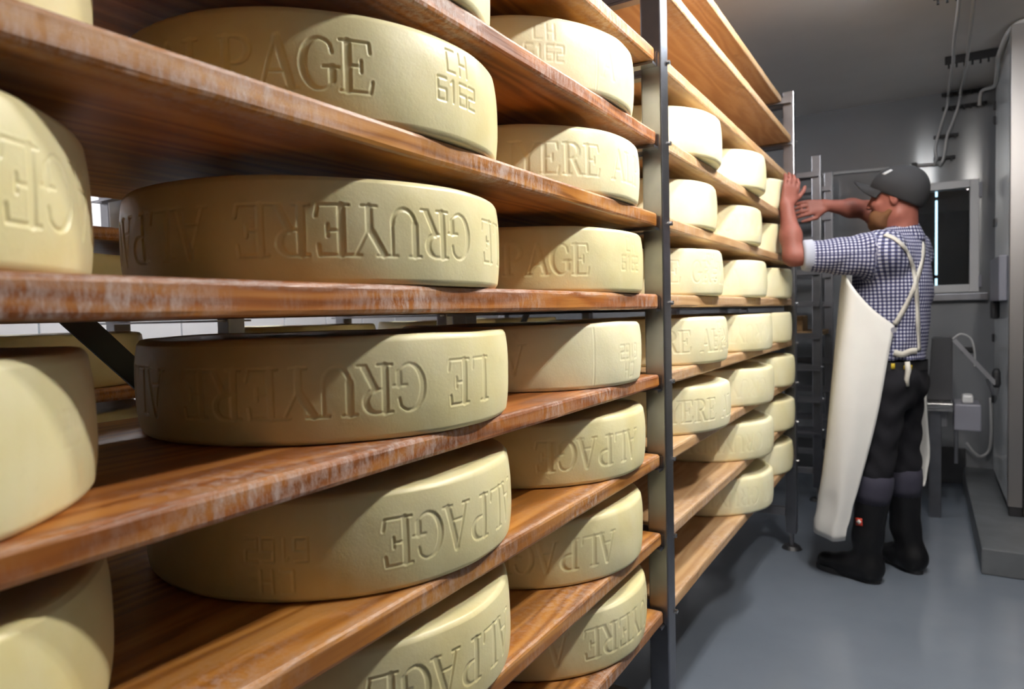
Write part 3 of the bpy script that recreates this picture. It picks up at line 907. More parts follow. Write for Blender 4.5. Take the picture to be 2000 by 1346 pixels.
# head
fb.ellipsoid(hp(-.012, 0, .045), (.098, .077, .092), HF, 0.02)
fb.ellipsoid(hp(.028, 0, -.035), (.062, .060, .078), HF, 0.03)
fb.capsule(hp(.060, .018, -.085), hp(.060, -.018, -.085), .026, .026, 0.03)
fb.capsule(hp(-.02, .048, -.065), hp(.05, .022, -.09), .024, .024, 0.02)
fb.capsule(hp(-.02, -.048, -.065), hp(.05, -.022, -.09), .024, .024, 0.02)
fb.capsule(hp(.083, 0, .028), hp(.104, 0, -.012), .008, .0125, 0.014)
for s in (1, -1):
    fb.ellipsoid(hp(.099, .012*s, -.017), (.009, .008, .007), HF, 0.006)
    fb.capsule(hp(.082, .012*s, .040), hp(.070, .045*s, .036), .009, .008, 0.012)       # brow
    fb.ellipsoid(hp(.062, .042*s, -.012), (.024, .022, .02), HF, 0.02)                   # cheek
    fb.ellipsoid(hp(.082, .032*s, .020), (.014, .013, .009), HF, 0.006, cut=True)        # eye socket
    fb.ellipsoid(hp(.069, .032*s, .020), (.0125, .0125, .0115), HF, 0.002)               # eyeball
    fb.ellipsoid(hp(-.014, .078*s, .006), (.018, .009, .031), HF, 0.008, up=HU-HF*.25)   # ear
    fb.ellipsoid(hp(-.008, .088*s, .008), (.009, .006, .017), HF, 0.004, cut=True)
fb.capsule(hp(.086, .017, -.046), hp(.086, -.017, -.046), .0085, .0085, 0.006)           # lips
fb.capsule(hp(.084, .015, -.058), hp(.084, -.015, -.058), .0085, .0085, 0.006)
# neck, trunk
fb.capsule(hp(-.030, 0, -.03), (.472, 3.488, 1.46), .060, .070, 0.03)
fb.capsule((.470, 3.488, 1.46), (.452, 3.485, 1.25), .080, .100, 0.05)
fb.capsule(SHL, SHR, .058, .058, 0.06)
fb.capsule((.452, 3.485, 1.28), (.448, 3.49, .93), .100, .095, 0.06)
for h_, k_, a_ in ((LHIP, LKN, LAN), (RHIP, RKN, RAN)):
    fb.capsule(h_, k_, .078, .052, 0.04); fb.capsule(k_, a_, .050, .036, 0.03)
# arms
fb.capsule(SHL, ELL, .054, .041, 0.03); fb.capsule(SHR, ELR, .054, .041, 0.03)
fb.capsule(ELL, ELL*.6+WRL*.4, .043, .042, 0.02); fb.capsule(ELL*.6+WRL*.4, WRL, .042, .0285, 0.03, sq=((0, 1, 0), .9))
fb.capsule(ELR, ELR*.6+WRR*.4, .043, .043, 0.02); fb.capsule(ELR*.6+WRR*.4, WRR, .042, .0285, 0.03, sq=((0, 0, 1), .95))
def hand(w, fwd, side, nrm, curl, spread, thumb_dir, size=1.0):
    """w wrist, fwd along the palm, side from little finger to index finger, nrm out of the back of the hand"""
    f = np.array(fwd, float); f /= np.linalg.norm(f); s = np.array(side, float); s -= f*(s@f); s /= np.linalg.norm(s)
    nn = np.cross(f, s); nn = nn if nn@np.array(nrm) > 0 else -nn
    w = np.array(w)
    for q in (-.028, -.010, .010, .028):
        fb.capsule(w+f*.012+s*q*.6, w+f*.088*size+s*q, .0155, .0125, 0.014, sq=(nn, .8))
    for i, (q, L, cu) in enumerate(zip((-.031, -.011, .0105, .031), (.058, .075, .080, .070), curl)):
        p = w+f*.088*size+s*q; d = f+s*spread*(i-1.5); d /= np.linalg.norm(d)
        r = .0093
        for j, (ln, rr) in enumerate(((.46, .0092), (.30, .0083), (.24, .0074))):
            a = cu*(.55 if j == 0 else 1.0)
            axis = np.cross(d, -nn); axis /= np.linalg.norm(axis)
            d = d*math.cos(a)+np.cross(axis, d)*math.sin(a)
            q2 = p+d*L*ln*1.06
            fb.capsule(p, q2, r, rr, 0.0035); p, r = q2, rr
    p = w+f*.030+s*.026; td = np.array(thumb_dir, float); td /= np.linalg.norm(td)
    p1 = p+(s*.6+f*.6-nn*.25)*.040; fb.capsule(p, p1, .0145, .0115, 0.012)
    p2 = p1+(td*.7+f*.5)*.034; fb.capsule(p1, p2, .0112, .0095, 0.004)
    p3 = p2+(td*.35+f*.7-nn*.2)*.024; fb.capsule(p2, p3, .0095, .0078, 0.003)
# left hand raised, palm to the post, fingers up and bent back
hand(WRL, (.22, .12, 1.0), (.80, .60, -.2), (.55, -.8, .1), (.26, .34, .42, .52), .015, (.6, .8, .5), .92)
# right hand reaching left, fingers drooping
hand(WRR, (-1.0, -.52, -.10), (.1, -.2, -1.0), (-.45, -.85, .2), (.40, .42, .44, .40), .03, (-.8, -.3, -.35), .92)
body, _, _ = solid('body', fb, M['skin'], man, 2)
del fb
for s in (1, -1):
    b_ = bmesh.new(); bmesh.ops.create_icosphere(b_, subdivisions=2, radius=.006, matrix=Matrix.Translation(hp(.0775, .032*s, .020)))
    bm_obj('eye', b_, M['eye'], man, smooth=True)
# beard and hair
f_ = Field((.30, 3.36, 1.54), (.56, 3.60, 1.74), .0042)
f_.ellipsoid(hp(.050, 0, -.092), (.060, .058, .046), HF, 0.02)
for s in (1, -1):
    f_.capsule(hp(.008, .064*s, -.050), hp(.048, .048*s, -.086), .012, .028, 0.02)
    f_.ellipsoid(hp(.062, .036*s, -.062), (.034, .026, .030), HF, 0.02)
    f_.capsule(hp(.090, .004*s, -.036), hp(.078, .030*s, -.056), .008, .010, 0.008)
f_.ellipsoid(hp(.106, 0, -.052), (.024, .020, .011), HF, 0.006, cut=True)
solid('beard', f_, M['beard'], man, 2)
# cap: crown, brim, button, pale patch on the front
cap_r = None
f_ = Field((.26, 3.34, 1.58), (.64, 3.62, 1.87), .0046)
CU_ = HU*.93-HF*.36; CU_ /= np.linalg.norm(CU_)        # the crown leans back
f_.ellipsoid(hp(-.018, 0, .062), (.112, .092, .092), HF, 0.02, up=CU_)
f_.ellipsoid(hp(-.050, 0, .025), (.080, .088, .092), HF, 0.04, up=CU_)
f_.plane(hp(.052, 0, .046), -(HU*.86-HF*.51))
crown, Vc, Fc = solid('cap', f_, M['cap'], man, 2)
bv = []; bf = []
nb = 22
for layer, dz in ((0, 0.0), (1, -.005)):
    for i in range(nb+1):
        a = math.radians(-78+156*i/nb)
        for j in range(7):
            t = j/6
            fx = .070*math.cos(a)*.98+t*.082*max(.0, math.cos(a*1.02))**.55; ly = math.sin(a)*(.081-.004*t)
            uz = .070-.050*(abs(math.sin(a))**2)*(.5+.6*t)+dz+.058*t*math.cos(a)-.012*t*t
            bv.append(hp(fx+.010, ly, uz))
w_ = 7; L_ = (nb+1)*w_
for i in range(nb):
    for j in range(6):
        a, b, c, d = i*w_+j, (i+1)*w_+j, (i+1)*w_+j+1, i*w_+j+1
        bf += [(a, d, c, b), (L_+a, L_+b, L_+c, L_+d)]
for i in range(nb): bf.append((i*w_+6, L_+i*w_+6, L_+(i+1)*w_+6, (i+1)*w_+6)); bf.append((i*w_, (i+1)*w_, L_+(i+1)*w_, L_+i*w_))
for j in range(6): bf.append((j, L_+j, L_+j+1, j+1)); q = nb*w_; bf.append((q+j, q+j+1, L_+q+j+1, L_+q+j))
link('cap_brim', arr_mesh('cap_brim', np.array(bv)-np.array(man.location), bf), M['cap'], man, (0, 0, 0), True)

def bvh_of(V, F): return BVHTree.FromPolygons([Vector(v) for v in V], [tuple(int(x) for x in f) for f in F])
def patch_on(tree, pts, off):
    """points of a small flat thing laid on a surface: each (px, py) seen from the aisle is dropped on the surface"""
    out = []
    for px, py in pts:
        d = Vector(ray_at(px, py)).normalized(); h = tree.ray_cast(Vector(CAM), d)
        if h[0] is None: out.append(None); continue
        n = h[1] if h[1].dot(d) < 0 else -h[1]
        out.append((h[0]+n*off, n))
    return out
def sew_patch(name, tree, quad, nu, nv, off, mat, parent, thick=.002):
    (x0, y0), (x1, y1), (x2, y2), (x3, y3) = quad
    G = [[None]*(nv+1) for _ in range(nu+1)]; last = None
    for i in range(nu+1):
        for j in range(nv+1):
            u, v = i/nu, j/nv
            px = (x0*(1-u)+x1*u)*(1-v)+(x3*(1-u)+x2*u)*v; py = (y0*(1-u)+y1*u)*(1-v)+(y3*(1-u)+y2*u)*v
            r = patch_on(tree, [(px, py)], off)[0]
            if r is None: r = last
            G[i][j] = r; last = r
    if any(g is None for row in G for g in row): return None
    bm = bmesh.new()
    T = [[bm.verts.new(g[0]) for g in row] for row in G]; B = [[bm.verts.new(g[0]-g[1]*thick) for g in row] for row in G]
    for i in range(nu):
        for j in range(nv):
            bm.faces.new((T[i][j], T[i+1][j], T[i+1][j+1], T[i][j+1])); bm.faces.new((B[i][j], B[i][j+1], B[i+1][j+1], B[i+1][j]))
    for i in range(nu):
        bm.faces.new((T[i][0], B[i][0], B[i+1][0], T[i+1][0])); bm.faces.new((T[i][nv], T[i+1][nv], B[i+1][nv], B[i][nv]))
    for j in range(nv):
        bm.faces.new((T[0][j], T[0][j+1], B[0][j+1], B[0][j])); bm.faces.new((T[nu][j], B[nu][j], B[nu][j+1], T[nu][j+1]))
    bmesh.ops.recalc_face_normals(bm, faces=bm.faces)
    return bm_obj(name, bm, mat, parent, smooth=True)
tree_cap = bvh_of(Vc, Fc)
sew_patch('cap_patch', tree_cap, ((1722, 340), (1740, 331), (1744, 333), (1728, 342)), 4, 2, .002, M['cap_patch'], crown)

# shirt
f_ = Field((-.02, 3.12, .86), (.74, 3.90, 1.76), .0062)
f_.ellipsoid((.436, 3.488, 1.31), (.156, .186, .235), FW, 0.05)
f_.ellipsoid((.430, 3.487, 1.07), (.142, .162, .24), FW, 0.08)
f_.capsule((.438, 3.43, .93), (.458, 3.54, .93), .112, .112, 0.04)
f_.capsule(SHL+A3(.012, .01, .0), SHR+A3(0, -.01, .0), .080, .080, 0.07)
f_.capsule((.480, 3.50, 1.44), (.474, 3.49, 1.545), .086, .076, 0.03)
SLL = ELL+(SHL-ELL)*.15; SLR = ELR+(SHR-ELR)*.42
f_.capsule(SHL+A3(.0, .01, -.005), SLL, .090, .064, 0.06); f_.capsule(SHR, SLR, .084, .060, 0.06)
f_.capsule(SHL*.75+SLL*.25+A3(0, 0, -.028), SHL*.25+SLL*.75+A3(0, 0, -.018), .058, .054, 0.03)
f_.ellipsoid((.470, 3.487, 1.575), (.064, .064, .05), FW, 0.004, cut=True)
nn = (ELL-SHL)/np.linalg.norm(ELL-SHL); f_.plane(SLL+nn*.008, nn)
# a second plane would cut the trunk too; the right cuff is rounded and mostly hidden by the head
f_.below(.988)
# folds
ax = [f_.lo[i]+f_.h*np.arange(f_.n[i]) for i in range(3)]
X, Y, Z = np.meshgrid(*ax, indexing='ij', sparse=True)
f_.phi = f_.phi + (0.0042*np.sin(46*Z+17*X-9*Y+2.2*np.sin(21*X+13*Y))*np.sin(19*X+15*Y+8*Z)).astype(np.float32)
shirt, Vs, Fs = solid('shirt', f_, M['gingham'], man, 2)
def seg_ta(P, a, b):
    d = b-a; t = ((P-a)@d)/(d@d); c = a+np.clip(t, 0, 1)[:, None]*d; return t, np.linalg.norm(P-c, axis=1), P-c
axis_t = A3(.446, 3.487, 1.2)
rel = Vs-axis_t
ang = np.arctan2(rel@np.cross(A3(0, 0, 1), -FW), rel@(-FW))
uv = np.stack([ang*.165, Vs[:, 2], np.zeros(len(Vs))], -1)
for a, b in ((SHL, SLL), (SHR, SLR)):
    t, dd, rv_ = seg_ta(Vs, a, b); d = (b-a)/np.linalg.norm(b-a)
    e1 = np.cross(d, A3(0, 0, 1)); e1 /= np.linalg.norm(e1); e2 = np.cross(d, e1)
    u2 = np.stack([np.arctan2(rv_@e2, rv_@e1)*.078, t*np.linalg.norm(b-a), np.zeros(len(Vs))], -1)
    sel = (t > .10) & (dd < .115); uv[sel] = u2[sel]
at = shirt.data.attributes.new('cloth_uv', 'FLOAT_VECTOR', 'POINT'); at.data.foreach_set('vector', uv.astype(np.float32).ravel())
tree_shirt = bvh_of(Vs, Fs)
# rolled pale cuff
b_ = bmesh.new()
d = nn
tube(b_, [SLL-d*.030, SLL-d*.024, SLL+d*.006, SLL+d*.014, SLL+d*.014], [.060, .0695, .068, .064, .046], 28)
M['cuff'] = plain('pale_cuff_cloth', (0.40, 0.42, 0.50), 0.85, 0.0, 260, 0.4, 0.12)
bm_obj('cuff', b_, M['cuff'], shirt, smooth=True)
# collar
f_ = Field((.38, 3.38, 1.49), (.60, 3.60, 1.62), .0045)
f_.capsule((.480, 3.492, 1.515), (.472, 3.49, 1.562), .086, .074, 0.01)
f_.ellipsoid((.468, 3.488, 1.60), (.066, .066, .07), FW, 0.004, cut=True); f_.above(1.572); f_.below(1.50)
col_, Vk, Fk = solid('collar', f_, M['gingham'], shirt, 1)
rel = Vk-A3(.472, 3.49, 1.5); uvk = np.stack([np.arctan2(rel@np.cross(A3(0, 0, 1), -FW), rel@(-FW))*.08, Vk[:, 2], np.zeros(len(Vk))], -1)
at = col_.data.attributes.new('cloth_uv', 'FLOAT_VECTOR', 'POINT'); at.data.foreach_set('vector', uvk.astype(np.float32).ravel())

# trousers, hems, boots
f_ = Field((.20, 3.22, .28), (.70, 3.76, 1.02), .0068)
f_.ellipsoid((.446, 3.492, .92), (.118, .158, .15), FW, 0.05)
f_.ellipsoid((.478, 3.475, .875), (.075, .13, .095), FW, 0.05)
for h_, k_, a_ in ((LHIP, LKN, LAN), (RHIP, RKN, RAN)):
    f_.capsule(h_, k_, .093, .068, 0.05); f_.capsule(k_, k_*.62+a_*.38, .068, .060, 0.03)
f_.above(1.0)
ax = [f_.lo[i]+f_.h*np.arange(f_.n[i]) for i in range(3)]
X, Y, Z = np.meshgrid(*ax, indexing='ij', sparse=True)
f_.phi = f_.phi + (0.004*np.sin(55*Z+12*X+2*np.sin(25*X+18*Y))).astype(np.float32)
trousers, Vt, Ft = solid('trousers', f_, M['trousers'], man, 2)
tree_tr = bvh_of(Vt, Ft)
for k_, a_ in ((LKN, LAN), (RKN, RAN)):
    b_ = bmesh.new(); p = lambda t: k_*(1-t)+a_*t
    tube(b_, [p(.03), p(.06), p(.16), p(.27), p(.36)], [.066, .077, .079, .075, .070], 24)
    bm_obj('trouser_hem', b_, M['trouser_hem'], trousers, smooth=True)['label'] = 'lighter navy-grey band above the boot'
def boot(an, kn, heel, toe):
    f_ = Field(np.minimum(heel, toe)-A3(.09, .09, 0)-A3(0, 0, .02), np.maximum(heel, toe)+A3(.13, .13, .42), .006)
    top = an*.30+kn*.70; top[2] = .375
    d = (toe-heel)/np.linalg.norm(toe-heel)
    f_.capsule(heel+d*.045+A3(0, 0, .055), heel+d*.15+A3(0, 0, .05), .052, .050, 0.03)
    f_.capsule(heel+d*.14+A3(0, 0, .046), toe-d*.045+A3(0, 0, .040), .052, .042, 0.03)
    f_.capsule(heel+d*.055+A3(0, 0, .08), an*.75+kn*.25, .058, .058, 0.05)
    f_.capsule(an*.75+kn*.25, top, .060, .071, 0.03)
    f_.above(.375); f_.below(.012)
    bo, V, F = solid('boot', f_, M['boot'], man, 2)
    b_ = bmesh.new(); side = np.cross(A3(0, 0, 1), d); n_ = 28; ring = []
    for i in range(n_):
        a = 2*PI*i/n_; L = np.linalg.norm(toe-heel)/2; c = (heel+toe)/2
        ca, sa = math.cos(a), math.sin(a)
        w = .050 if ca > 0 else .044
        ring.append(c+d*L*np.sign(ca)*abs(ca)**.8+side*w*np.sign(sa)*abs(sa)**.75*(1-.18*(abs(ca+.2) < .3)))
    lo = [b_.verts.new((q[0], q[1], .0015)) for q in ring]; hi = [b_.verts.new((q[0], q[1], .0245)) for q in ring]
    b_.faces.new(lo[::-1]); b_.faces.new(hi)
    for i in range(n_): b_.faces.new((lo[i], lo[(i+1) % n_], hi[(i+1) % n_], hi[i]))
    bm_obj('sole', b_, M['rubber'], bo)
    return bo, V, F
bl, Vbl, Fbl = boot(LAN, LKN, A3(.398, 3.352, 0), A3(.130, 3.462, 0))
br, _, _ = boot(RAN, RKN, A3(.550, 3.548, 0), A3(.385, 3.738, 0))
tree_b = bvh_of(Vbl, Fbl)
em = sew_patch('emblem', tree_b, ((1671, 1011), (1684, 1013), (1685, 1028), (1672, 1026)), 4, 4, .0025, M['emblem_red'], bl)
if em:
    sew_patch('cross', tree_b, ((1676.3, 1014.5), (1679.8, 1015), (1680.2, 1024), (1676.7, 1023.5)), 2, 3, .0035, M['emblem_white'], em)
    sew_patch('cross', tree_b, ((1674, 1017.5), (1682.5, 1018.4), (1682.6, 1021.6), (1674.2, 1020.7)), 3, 2, .0042, M['emblem_white'], em)

# belt with yellow tags
b_ = bmesh.new()
ring = []
for t in np.linspace(0, 2*PI, 48, endpoint=False):
    d_ = Vector((math.cos(t), math.sin(t), 0)); o_ = Vector((.446, 3.492, .962))
    h_ = tree_tr.ray_cast(o_+d_*.5, -d_)
    ring.append(np.array((h_[0] if h_[0] else o_+d_*.14)+d_*.006))
rv = [[b_.verts.new((q[0], q[1], q[2]+dz)) for q in ring] for dz in (-.02, .02)]
for i in range(48): b_.faces.new((rv[0][i], rv[0][(i+1) % 48], rv[1][(i+1) % 48], rv[1][i]))
belt = bm_obj('belt', b_, M['black_plastic'], trousers, smooth=True)
Vb = np.array([v.co[:] for v in belt.data.vertices])+np.array(man.location); Fb = [tuple(p.vertices) for p in belt.data.polygons]
tb = bvh_of(Vb, Fb)
sew_patch('belt_tag', tb, ((1764, 714), (1780, 713), (1780, 722), (1764, 722)), 3, 1, .005, M['yellow'], belt)
sew_patch('belt_tag', tb, ((1740, 710), (1747, 710), (1747, 721), (1740, 721)), 2, 1, .005, M['yellow'], belt)

# apron: one stiff sheet wrapped round his front, open at the back
rows_ = [   # from top edge to hem, each from the near edge round the front to the far edge
 [(.455, 3.300, 1.140), (.365, 3.265, 1.225), (.275, 3.262, 1.345), (.250, 3.515, 1.400), (.395, 3.690, 1.345), (.475, 3.705, 1.225), (.560, 3.680, 1.130)],
 [(.432, 3.292, 1.000), (.340, 3.255, 1.050), (.252, 3.275, 1.090), (.228, 3.530, 1.120), (.365, 3.715, 1.090), (.470, 3.730, 1.040), (.566, 3.690, .985)],
 [(.392, 3.285, .760), (.300, 3.245, .780), (.212, 3.285, .790), (.205, 3.530, .800), (.345, 3.730, .790), (.470, 3.750, .760), (.575, 3.710, .730)],
 [(.330, 3.285, .470), (.258, 3.250, .470), (.172, 3.300, .475), (.190, 3.530, .490), (.320, 3.740, .500), (.465, 3.770, .500), (.585, 3.730, .520)],
 [(.268, 3.290, .195), (.212, 3.268, .190), (.140, 3.330, .205), (.150, 3.520, .225), (.290, 3.745, .270), (.455, 3.780, .310), (.568, 3.735, .370)]]
R_ = [spline(r, 8) for r in rows_]
G_ = [spline([R_[i][j] for i in range(5)], 10) for j in range(len(R_[0]))]     # [column][row]
G_ = np.array(G_); nc, nr = G_.shape[:2]
cen = A3(.48, 3.49, 0)
for j in range(nc):
    for i in range(nr):
        p = G_[j, i]; o = p-cen; o[2] = 0; o /= np.linalg.norm(o)+1e-9
        t = i/nr; s = j/nc
        G_[j, i] = p+o*(.006*math.sin(34*s+3*t)*t+.004*math.sin(9*t+14*s)+.005*math.exp(-((t-.83)/.03)**2)*math.sin(16*s+1)+.005*math.exp(-((t-.93)/.025)**2))
Va = G_.reshape(-1, 3)
Nn = np.cross(np.gradient(G_, axis=0), np.gradient(G_, axis=1)); Nn /= np.linalg.norm(Nn, axis=2, keepdims=True)+1e-9
if ((G_-cen)*Nn)[nc//2, nr//2, :2].sum() < 0: Nn = -Nn
Vi = (G_-Nn*.003).reshape(-1, 3); n_ = len(Va); idx = lambda j, i: j*nr+i
Fa = []
for j in range(nc-1):
    for i in range(nr-1):
        Fa += [(idx(j, i), idx(j+1, i), idx(j+1, i+1), idx(j, i+1)), (n_+idx(j, i), n_+idx(j, i+1), n_+idx(j+1, i+1), n_+idx(j+1, i))]
for j in range(nc-1):
    Fa += [(idx(j, 0), n_+idx(j, 0), n_+idx(j+1, 0), idx(j+1, 0)), (idx(j, nr-1), idx(j+1, nr-1), n_+idx(j+1, nr-1), n_+idx(j, nr-1))]
for i in range(nr-1):
    Fa += [(idx(0, i), idx(0, i+1), n_+idx(0, i+1), n_+idx(0, i)), (idx(nc-1, i), n_+idx(nc-1, i), n_+idx(nc-1, i+1), idx(nc-1, i+1))]
apron = link('apron', arr_mesh('apron', np.concatenate([Va, Vi])-np.array(man.location), Fa), M['apron'], man, (0, 0, 0), True)
b_ = bmesh.new(); cyl(b_, (.452, 3.292, 1.122), (.452, 3.300, 1.122), .012, seg=14)
bm_obj('button', b_, M['grey_box'], apron)

def ribbon(name, pix, w, parent, tree, mat, off=.005, end=None):
    """webbing lying on the cloth under it: its middle line is dropped on the surface"""
    pts = []
    for q in spline([(x, y, 0) for x, y in pix], 8):
        h = patch_on(tree, [(q[0], q[1])], off)[0]
        if h: pts.append(h)
    bm = bmesh.new(); L = []
    for i, (p, n) in enumerate(pts):
        d = (pts[min(i+1, len(pts)-1)][0]-pts[max(i-1, 0)][0]).normalized(); s = d.cross(n).normalized()
        L.append([bm.verts.new(p+s*w/2), bm.verts.new(p-s*w/2), bm.verts.new(p-s*w/2-n*.003), bm.verts.new(p+s*w/2-n*.003)])
    for A, B in zip(L, L[1:]):
        for k in range(4): bm.faces.new((A[k], A[(k+1) % 4], B[(k+1) % 4], B[k]))
    bm.faces.new(L[0]); bm.faces.new(L[-1][::-1])
    bmesh.ops.recalc_face_normals(bm, faces=bm.faces)
    return bm_obj(name, bm, mat, parent, smooth=True)
ribbon('strap', [(1728, 459), (1748, 468), (1768, 488), (1780, 516), (1787, 548), (1790, 590), (1792, 640), (1794, 685)], .020, apron, tree_shirt, M['strap'])
ribbon('strap', [(1803, 476), (1801, 505), (1793, 535), (1782, 568), (1764, 605), (1747, 634)], .020, apron, tree_shirt, M['strap'])
ribbon('waist_tie', [(1745, 688), (1760, 692), (1776, 686), (1788, 685)], .026, apron, tree_shirt, M['strap'], .010)
b_ = bmesh.new(); tube(b_, [(.500, 3.345, .985), (.504, 3.340, .95), (.498, 3.338, .91), (.502, 3.34, .88)], [.010, .012, .010, .006], 8)
bm_obj('tie_end', b_, M['strap'], apron, smooth=True)

# ------------------------------------------------------------------ cables, holders and conduit on ceiling and back wall
def comb_ceiling(x0, x1, y, label):
    t = root('cable_comb', ((x0+x1)/2, y, Z_CEIL), label, 'cable holder', 'black cable holders')
    bm_obj('rail', boxes((x0, x1, y-.014, y+.014, Z_CEIL-.042, Z_CEIL-.0008), bev=.003), M['black_plastic'], t)
    n = max(3, int((x1-x0)/.035))
    for i in range(n):
        xx = x0+(x1-x0)*(i+.5)/n
        bm_obj('tooth', boxes((xx-.005, xx+.005, y-.008, y+.008, Z_CEIL-.066, Z_CEIL-.0425)), M['black_plastic'], t)
def comb_wall(x0, x1, z, label):
    yw = Y_BACK
    t = root('cable_comb', ((x0+x1)/2, yw, z), label, 'cable holder', 'black cable holders')
    bm_obj('rail', boxes((x0, x1, yw-.03, yw-.0008, z-.010, z+.010), bev=.003), M['black_plastic'], t)
    n = max(3, int((x1-x0)/.035))
    for i in range(n):
        xx = x0+(x1-x0)*(i+.5)/n
        bm_obj('tooth', boxes((xx-.005, xx+.005, yw-.052, yw-.0305, z-.022, z+.004)), M['black_plastic'], t)
def ceil_pt(px, py, z=Z_CEIL-.078):
    d = ray_at(px, py); return CAM+d*((z-CAM[2])/d[2])
def wall_pt(px, py, y=Y_BACK-.03):
    d = ray_at(px, py); return CAM+d*((y-CAM[1])/d[1])
PLACE = {5: 'nearest black cable comb on the ceiling', 130: 'second black cable comb on the ceiling, toward the back wall'}
for (xa, xb, py) in ((1823, 1915, 6), (1846, 1953, 130)):
    a, b = ceil_pt(xa, py+3), ceil_pt(xb, py-3)
    comb_ceiling(a[0], b[0], (a[1]+b[1])/2, 'black cable comb on the ceiling, ' + ('nearest of the row at the top edge' if py < 50 else 'second of the row'))
for i, (xa, xb, py) in enumerate(((1839, 1932, 176), (1840, 1928, 206), (1823, 1872, 265), (1823, 1866, 308))):
    a, b = wall_pt(xa, py+3), wall_pt(xb, py-3)
    comb_wall(a[0], b[0], min((a[2]+b[2])/2, Z_CEIL-.02), 'black cable comb on the back wall, ' + ('topmost, right under the ceiling', 'second from the top', 'third from the top, a short one', 'lowest, above the window')[i])
def cable(name, pts, r, label, mat='cable'):
    b_ = bmesh.new(); P = spline(pts, 8); tube(b_, P, r, 8)
    o = bm_obj(name, b_, M[mat], None, tuple(P[0]), smooth=True)
    return tag(o, label, 'cable')
c1 = [ceil_pt(1876, -60), ceil_pt(1873, 6), ceil_pt(1864, 80), ceil_pt(1861, 128), wall_pt(1853, 178, Y_BACK-.09), wall_pt(1850, 206, Y_BACK-.063), wall_pt(1838, 245, Y_BACK-.063), wall_pt(1832, 265, Y_BACK-.063), wall_pt(1827, 290, Y_BACK-.063), wall_pt(1829, 308, Y_BACK-.066), wall_pt(1827, 316, Y_BACK-.06), wall_pt(1826, 322, Y_BACK-.03)]
cable('power_cable', c1, .0085, 'left of two white cables running along ceiling and down the back wall')
c2 = [ceil_pt(1910, -60), ceil_pt(1902, 6), ceil_pt(1893, 80), ceil_pt(1887, 128), wall_pt(1877, 178, Y_BACK-.09), wall_pt(1872, 206, Y_BACK-.063), wall_pt(1858, 245, Y_BACK-.063), wall_pt(1850, 265, Y_BACK-.063), wall_pt(1846, 290, Y_BACK-.063), wall_pt(1843, 308, Y_BACK-.066), wall_pt(1840, 316, Y_BACK-.06), wall_pt(1836, 323, Y_BACK-.03)]
cable('power_cable', c2, .0085, 'right of two white cables running along ceiling and down the back wall')
c3 = [wall_pt(1913, 206, Y_BACK-.063), wall_pt(1918, 178, Y_BACK-.075), A3(.925, 5.2, 2.555), A3(.915, 4.9, 2.550), A3(.905, 4.6, 2.575), A3(.95, 4.33, 2.622), A3(1.10, 4.25, 2.60)]
cable('power_cable', c3, .011, 'thick white cable curving over the top of the door jamb')
b_ = bmesh.new(); P = [wall_pt(x, y, Y_BACK-.012) for x, y in ((1480, 355), (1560, 347), (1650, 337), (1740, 329), (1800, 323), (1836, 320))]
tube(b_, P, .011, 8); tag(bm_obj('conduit', b_, M['cable'], None, tuple(P[0]), smooth=True), 'thin white conduit along the back wall above the racks and window', 'pipe')
p = wall_pt(1786, 324, Y_BACK-.0005)
tag(bm_obj('junction_box', boxes((p[0]-.018, p[0]+.018, Y_BACK-.045, Y_BACK-.024, p[2]-.016, p[2]+.016), bev=.004), M['black_plastic'], None, tuple(p)), 'small black clip box on the white wall conduit', 'box')

# ------------------------------------------------------------------ steel lever press behind the man
M['press_dark'] = plain('dark_grey_enamel', (0.035, 0.035, 0.038), 0.45)
pr = root('lever_press', (.62, 4.75, 0), 'steel stand with dark housing, slanted lever arm and black grip below the window', 'machine')
bm_obj('leg', boxes((.585, .645, 4.56, 4.62, 0.001, .62), bev=.004), M['steel'], pr)
bm_obj('leg', boxes((.585, .645, 5.04, 5.10, 0.001, .62), bev=.004), M['steel'], pr)
bm_obj('table_top', boxes((.52, .700, 4.52, 5.14, .621, .665), bev=.004), M['steel_bright'], pr)
bm_obj('motor', boxes((.60, .675, 4.60, 4.78, .52, .6205), bev=.006), M['steel_dark'], pr)
b_ = bmesh.new(); vs = [(.575, .666), (.70, .666), (.70, 1.03), (.60, 1.03)]
A_ = [b_.verts.new((x, 4.66, z)) for x, z in vs]; B_ = [b_.verts.new((x, 4.94, z)) for x, z in vs]
b_.faces.new(A_); b_.faces.new(B_[::-1])
for i in range(4): b_.faces.new((A_[i], B_[i], B_[(i+1) % 4], A_[(i+1) % 4]))
bmesh.ops.recalc_face_normals(b_, faces=b_.faces); bmesh.ops.bevel(b_, geom=list(b_.edges), offset=.006, segments=2, affect='EDGES')
bm_obj('housing', b_, M['press_dark'], pr)
b_ = bmesh.new(); bar(b_, (.705, 4.62, 1.02), (.900, 4.62, .775), .022, .036, up=(0, 1, 0)); la = bm_obj('lever_arm', b_, M['steel_dark'], pr)
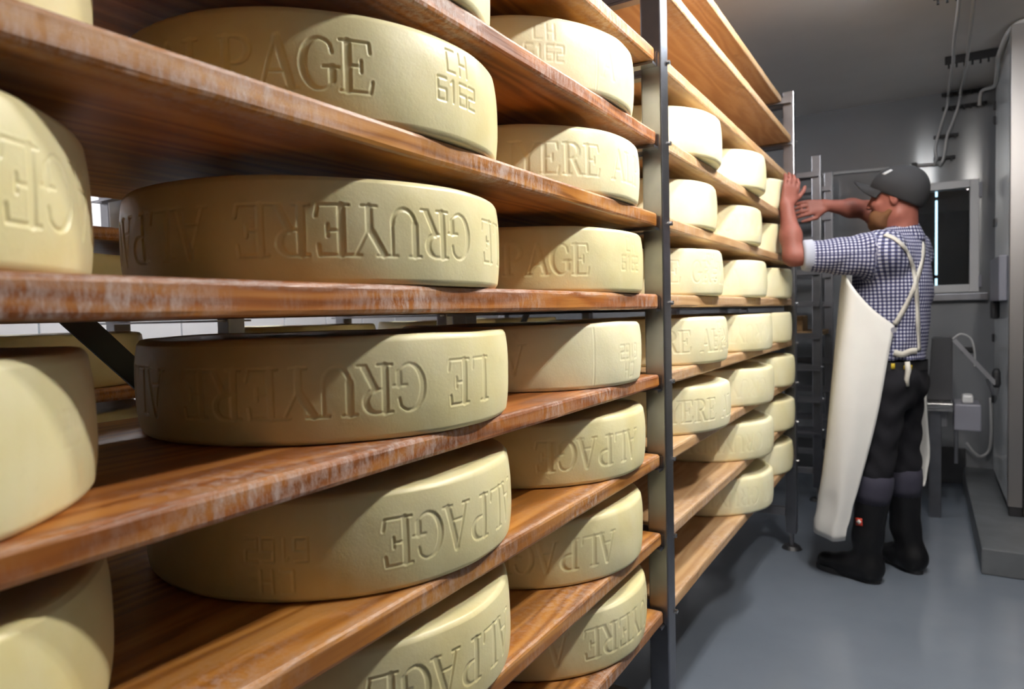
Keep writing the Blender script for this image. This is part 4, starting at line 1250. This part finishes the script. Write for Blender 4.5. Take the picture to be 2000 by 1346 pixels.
b_ = bmesh.new(); tube(b_, [(.905, 4.62, .755), (.905, 4.62, .775), (.903, 4.62, .84), (.903, 4.62, .86)], [.014, .020, .020, .012], 14)
bm_obj('grip', b_, M['rubber'], la, smooth=True)
b_ = bmesh.new(); tube(b_, [(.86, 4.615, .80), (.885, 4.615, .72), (.905, 4.615, .70), (.915, 4.615, .76)], .006, 8); bm_obj('wire_guard', b_, M['steel'], la)
b_ = bmesh.new(); tube(b_, spline([(.70, 4.70, 1.02), (.74, 4.70, 1.05), (.79, 4.72, 1.02), (.81, 4.75, .93), (.81, 4.78, .86)], 6), .005, 8); bm_obj('hose', b_, M['cable'], pr)
bm_obj('tray_box', boxes((.706, .835, 4.60, 4.86, .505, .655), bev=.008), M['grey_box'], pr)
bm_obj('drain_pipe', boxes((.707, .727, 4.62, 4.64, .31, .504), bev=.004), M['steel'], pr)
tag(bm_obj('block', boxes((.745, .800, 4.64, 4.74, .656, .705), bev=.014), M['white_plastic'], None, (.77, 4.69, .656)), 'small pale block resting on the grey tray box', 'block')
cable('power_cable', [A3(.80, 5.40, .30), A3(.84, 5.42, .24), A3(.88, 5.43, .21), A3(.925, 5.44, .25), A3(.938, 5.45, .36), A3(.935, 5.46, .60)], .009, 'white cable hanging in a loop at the back wall foot')
for i, (px, py, w, lab) in enumerate(((1890, 682, .070, 'black wall clip right of the lever arm'), (1846, 682, .060, 'black wall clip behind the lever arm'))):
    p = wall_pt(px, py, Y_BACK)
    tag(bm_obj('wall_clip', boxes((p[0]-w/2, p[0]+w/2, Y_BACK-.03, Y_BACK-.0008, p[2]-.016, p[2]+.016), bev=.004), M['black_plastic'], None, tuple(p)), lab, 'clip')

# things on the empty rack: a brown board and a box, pale trays
z = S0-1*DZ
tag(bm_obj('shelf_board', boxes((-.60, -.012, 4.69, 5.22, z-.033, z-.0005), bev=.004), M['cardboard'], None, (-.3, 4.9, z-.033)), 'single brown board left on the empty rack behind the man', 'board')
tag(bm_obj('carton', boxes((-.30, -.12, 4.80, 5.02, z, z+.10), bev=.004), M['cardboard'], None, (-.2, 4.9, z)), 'small brown box standing on the empty rack behind the man', 'box')
